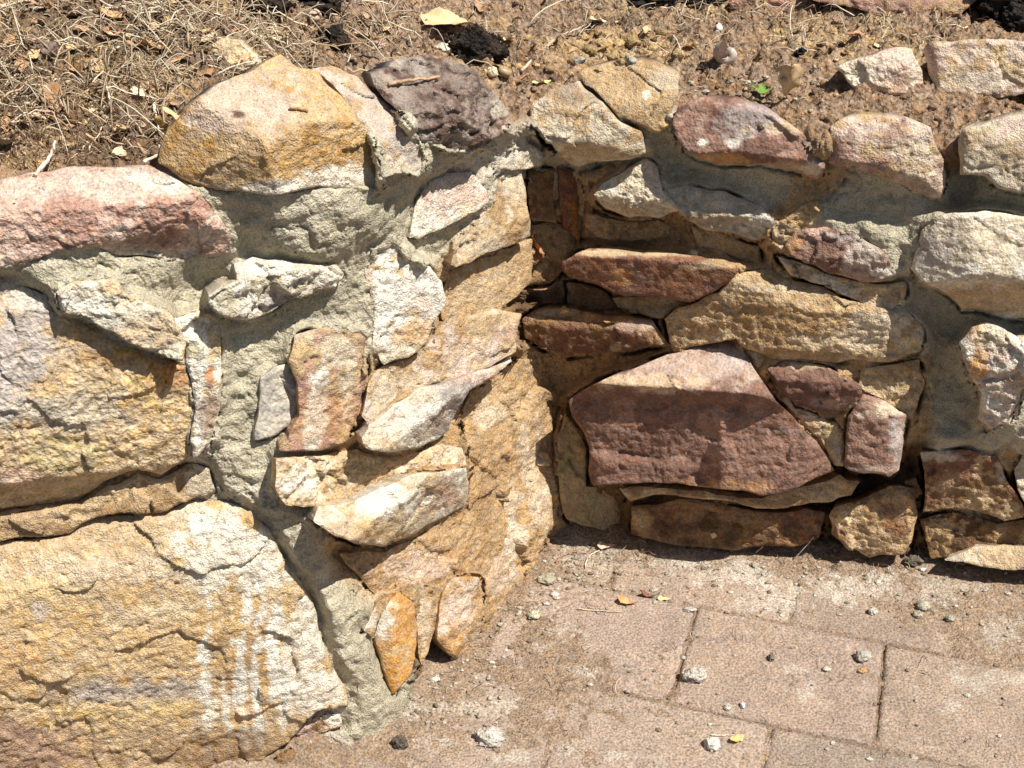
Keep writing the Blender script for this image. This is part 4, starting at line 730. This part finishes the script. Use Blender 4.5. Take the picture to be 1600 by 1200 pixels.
for i in range(62):
    px, py = (r_.uniform(0, 330), r_.uniform(0, 250)) if i < 44 else ((r_.uniform(330, 800), r_.uniform(0, 75)) if i < 52 else (r_.uniform(900, 1450), r_.uniform(30, 95)))
    if py > np.interp(px, [p[0] for p in TOP], [p[1] for p in TOP]) - 12: py = r_.uniform(5, 90)
    c = np.array([(.58,.42,.24), (.46,.28,.16), (.40,.22,.13), (.62,.50,.34)][r_.integers(4)])
    leaf(px, py, r_.uniform(16, 38), r_.uniform(8, 20), r_.uniform(0, 360), r_.uniform(0, 25), r_.uniform(0, .4), c, 'small dry leaf scrap strewn over the garden soil', 'dry leaf scraps on the soil', up=.003)
# green seedling
s0 = bpy.data.objects.new('seedling', None); COL.objects.link(s0); loc, _ = drop_on(1188, 158); s0.location = loc
tag(s0, 'tiny bright green seedling growing behind the pink coping stone', 'seedling'); bpy.context.view_layer.update()
for (dx, dy, L, W, rot, tl) in ((-6,-3,24,15,150,-25), (8,-3,18,12,20,-15), (2,-8,15,10,80,-40)):
    o = leaf(1188 + dx, 157 + dy, L, W, rot, tl, .1, (.15,.25,.05), None, None, fold=.25, name='leaf', cat=None, up=.008)
    o.parent = s0; o.location = Vector(o.location) - s0.location
st_ = stick(1188,160,1189,154,.9,(.25,.38,.10),None,name='stem',cat=None); st_.parent = s0; st_.location = Vector(st_.location) - s0.location

def lump(px, py, rx, ry, rz, rgb, label, name, cat, mat='crumb', group=None, sub=4, amp=.3, sc=2.2, seed=None, sink=.35, ang=.22, rot=None, var=None):
    loc, nor = drop_on(px, py); seed = seed if seed is not None else int(px + 3 * py) % 997
    V, F = ico(sub, seed, amp, sc, ang); a = rot if rot is not None else seed; c, s_ = math.cos(a), math.sin(a)
    V = V @ np.array([[c, -s_, 0], [s_, c, 0], [0, 0, 1]]).T * np.array([rx, ry, rz]) * PXM * (.8 if name in ('mortar_lump',) else 1)
    V = V + np.array(loc) + np.array([0, 0, rz * PXM * (1 - 2 * sink)])
    K = np.array(rgb) * (1 + .2 * fbm(V, 120, 3, .6, seed) )[:, None]
    if var is not None: k = sstep(.0, .4, fbm(V, 60, 3, .6, seed + 4))[:, None]; K = K * (1 - k) + np.array(var) * k
    return tag(mesh_obj(name, V, [F], M[mat], np.clip(K, .008, .85)), label, cat, group)
BK = (.030,.025,.022)
for px, py, rx, ry, rz, lab in [(745,84,38,24,26,'black crumbly peat clod behind the dark purple boulder'),(522,72,20,18,20,'small black peat clod above the ochre boulder'),(488,8,42,30,24,'large black peat clod at the top edge'),(416,12,30,24,20,'black peat clod left of the large one at the top edge'),
    (1082,6,52,24,18,'flat black peat clod at the top edge in the middle'),(1010,2,30,20,14,'small flat black clod at the top edge beside a pale root'),(1575,14,52,46,36,'biggest black peat heap in the top right corner'),(1600,44,36,30,26,'black peat clod below the big heap at the right edge'),(1252,88,10,9,9,'tiny black clod on bare soil above the pink coping stone'),(932,50,14,10,10,'tiny dark clod near the long straight stick'),(1097,112,11,9,9,'tiny dark clod below the open snail shell'),(700,64,9,8,8,'tiny brown black clod under the large tan leaf')]:
    lump(px, py, rx, ry, rz, BK if 'brown' not in lab else (.08,.05,.035), lab, 'peat_clod', 'clod', 'clod', sub=5, amp=.42, sc=2.4, ang=.12, var=(.07,.05,.038))
# floor lumps of mortar and stone
MC_ = (.50,.46,.40)
for px, py, rx, ry, rz, c, lab in [(766,1156,23,19,11,MC_,'square flat lump of grey mortar on the paving'),(1086,1060,20,15,13,MC_,'rough pale mortar lump in the middle of the paving'),(1347,1029,13,11,11,MC_,'pale mortar lump beside a paver joint'),(1441,950,14,10,9,(.40,.38,.29),'crumbled mortar cluster near the foot of the back wall'),(1434,963,9,7,7,(.38,.35,.27),'dark mortar crumb below the crumbled cluster'),(1363,958,9,8,8,MC_,'round pale mortar crumb left of the cluster'),(1484,969,8,6,6,(.44,.41,.32),'flat mortar crumb right of the cluster'),
    (855,908,18,13,9,(.45,.42,.31),'greyish mortar lump by the foot of the return wall'),(834,965,12,10,9,(.44,.41,.30),'greyish mortar crumb below the return wall'),(1426,880,18,11,9,(.13,.115,.085),'dark mortar lump under the rounded brown stone'),(626,1165,9,9,11,(.12,.10,.08),'dark stone crumb near the corner foot'),(1111,1166,10,10,9,(.70,.66,.56),'white pebble in the paving joint'),(1078,954,11,5,4,MC_,'flat mortar flake at a paver corner'),(1137,1107,7,6,5,MC_,'small grey mortar bead on the paving'),(1160,1104,4,7,5,(.62,.62,.66),'tiny bluish white bead on the paving'),(1205,1030,6,8,7,(.22,.18,.14),'dark crumb in the middle of the paving'),(1347,1050,6,4,4,(.55,.33,.16),'tiny orange pebble by the paver joint'),(1291,1047,7,5,4,(.58,.53,.44),'small pale flake left of the joint'),
    (881,487,7,5,5,(.60,.40,.18),'tiny orange pebble on the brown slab near the corner'),(1083,398,6,5,5,(.46,.43,.34),'tiny grey pebble on the leaf shaped slab'),(570,30,7,6,6,(.45,.33,.22),'brown round pebble near the top edge'),(593,78,12,9,8,(.50,.36,.28),'pinkish pebble near the small black clod'),(692,81,13,10,8,(.66,.60,.48),'pale stone chip beside the black clod'),(70,84,13,11,11,(.24,.18,.15),'dark round pebble in the straw'),(770,117,8,8,8,(.62,.52,.36),'pale pebble left of the brown snail shell'),(1190,200,5,4,4,(.3,.26,.2),'tiny dark crumb on the pink coping stone')]:
    lump(px, py, rx, ry, rz, c, lab, 'pebble' if 'pebble' in lab or 'chip' in lab or 'stone crumb' in lab else 'mortar_lump', 'pebble' if 'pebble' in lab or 'chip' in lab or 'stone crumb' in lab else 'mortar lump', sub=4, amp=.28, sink=.25)
for i in range(40):
    px, py = r_.normal(965, 75), r_.normal(84, 16)
    if py > 112 or py < 40: py = r_.uniform(60, 100)
    s1 = r_.uniform(3, 11); lump(px, py, s1, s1 * r_.uniform(.6, 1), s1 * .8, np.array((.47,.34,.18)) * r_.uniform(.7, 1.1) if r_.random() < .9 else (.44,.41,.35), 'ochre gravel stone in the cluster behind the ochre wedge stone', 'gravel_stone', 'pebble', group='ochre gravel behind the wall', sub=3, amp=.45, sink=.42, ang=.4)
for i in range(30):
    px, py = r_.uniform(1060, 1320), r_.normal(138, 14)
    if py > np.interp(px, [p[0] for p in TOP], [p[1] for p in TOP]) - 3: continue
    s1 = r_.uniform(2, 5.5); lump(px, py, s1, s1 * r_.uniform(.5, .9), s1 * .6, np.array((.50,.43,.33)) * r_.uniform(.6, 1.1), 'pale grit lying on the soil behind the pink coping stone', 'grit_stone', 'pebble', group='pale grit behind the coping', sub=3, amp=.45, sink=.4, ang=.4)
VAR = [ico(2, k, .22, 2.2, .25) for k in range(6)]; CR = []
for k, (V, F) in enumerate(VAR):
    me = None
for i in range(70):
    z_ = r_.random()
    if z_ < .35: px, py = r_.uniform(880, 1600), r_.normal(905, 28)
    elif z_ < .6: t_ = r_.random(); px, py = 880 - 260 * t_ + r_.normal(20, 26), 850 + 270 * t_ + abs(r_.normal(10, 22))
    else: px, py = r_.uniform(640, 1600), r_.uniform(900, 1195)
    if py < 868 or py > 1198: py = r_.uniform(890, 1000); px = max(px, 930)
    s1 = abs(r_.normal(0, 2.2)) + 1.6; c = np.array([(.48,.43,.36), (.56,.51,.44), (.36,.30,.24), (.64,.59,.52)][r_.integers(4)])
    lump(px, py, s1, s1 * r_.uniform(.5, .9), s1 * .55, c, 'small mortar crumb scattered on the dusty paving', 'mortar_crumb', 'mortar crumb', group='mortar crumbs on the paving', sub=2, amp=.4, sink=.25, ang=.4)

def snail(px, py, size, rot, tilt, rgb, label, turns=3.2, roll=0):
    loc, nor = drop_on(px, py); k = 70; t = np.linspace(0, turns * 2 * math.pi, k); g = np.exp(.17 * (t - t[-1])); sides = 14
    rt = .52 * g; cr = .50 * g; cz = -.75 * g
    ct = np.stack([cr * np.cos(t), cr * np.sin(t), cz], 1); rad = np.stack([np.cos(t), np.sin(t), 0 * t], 1); zz = np.array([0, 0, 1.0]); a = np.arange(sides) * 2 * math.pi / sides
    V = ct[:, None] + rt[:, None, None] * (rad[:, None] * np.cos(a)[None, :, None] + zz * np.sin(a)[None, :, None] * 1.05)
    idx = np.arange(k * sides).reshape(k, sides); A = idx[:-1]; B = idx[1:]; q = np.stack([A, B, np.roll(B, -1, 1), np.roll(A, -1, 1)], -1).reshape(-1, 4)
    stripe = .5 + .5 * np.sin(a * 3)[None] * np.ones((k, 1)); K = np.array(rgb) * (.8 + .3 * stripe.reshape(-1, 1)) * (1 + .1 * np.sin(np.repeat(t, sides) * 9))[:, None]
    V = V.reshape(-1, 3) * size * PXM * .62; V = V @ np.array(Euler((math.radians(tilt), math.radians(roll), math.radians(rot))).to_matrix()).T; V[:, 2] -= V[:, 2].min()
    o = mesh_obj('snail_shell', V + np.array(loc), [q], M['shell'], K); return tag(o, label, 'snail shell')
snail(1141,99,40,150,75,(.56,.46,.40),'open mouthed empty snail shell on the soil above the pink coping stone')
snail(789,126,32,90,20,(.40,.30,.17),'brown striped snail shell behind the dark purple boulder')
snail(491,34,24,20,30,(.58,.46,.36),'small pinkish snail shell below the large black clod')
snail(1124,50,18,40,40,(.66,.62,.60),'tiny white snail shell on the soil near the top edge')
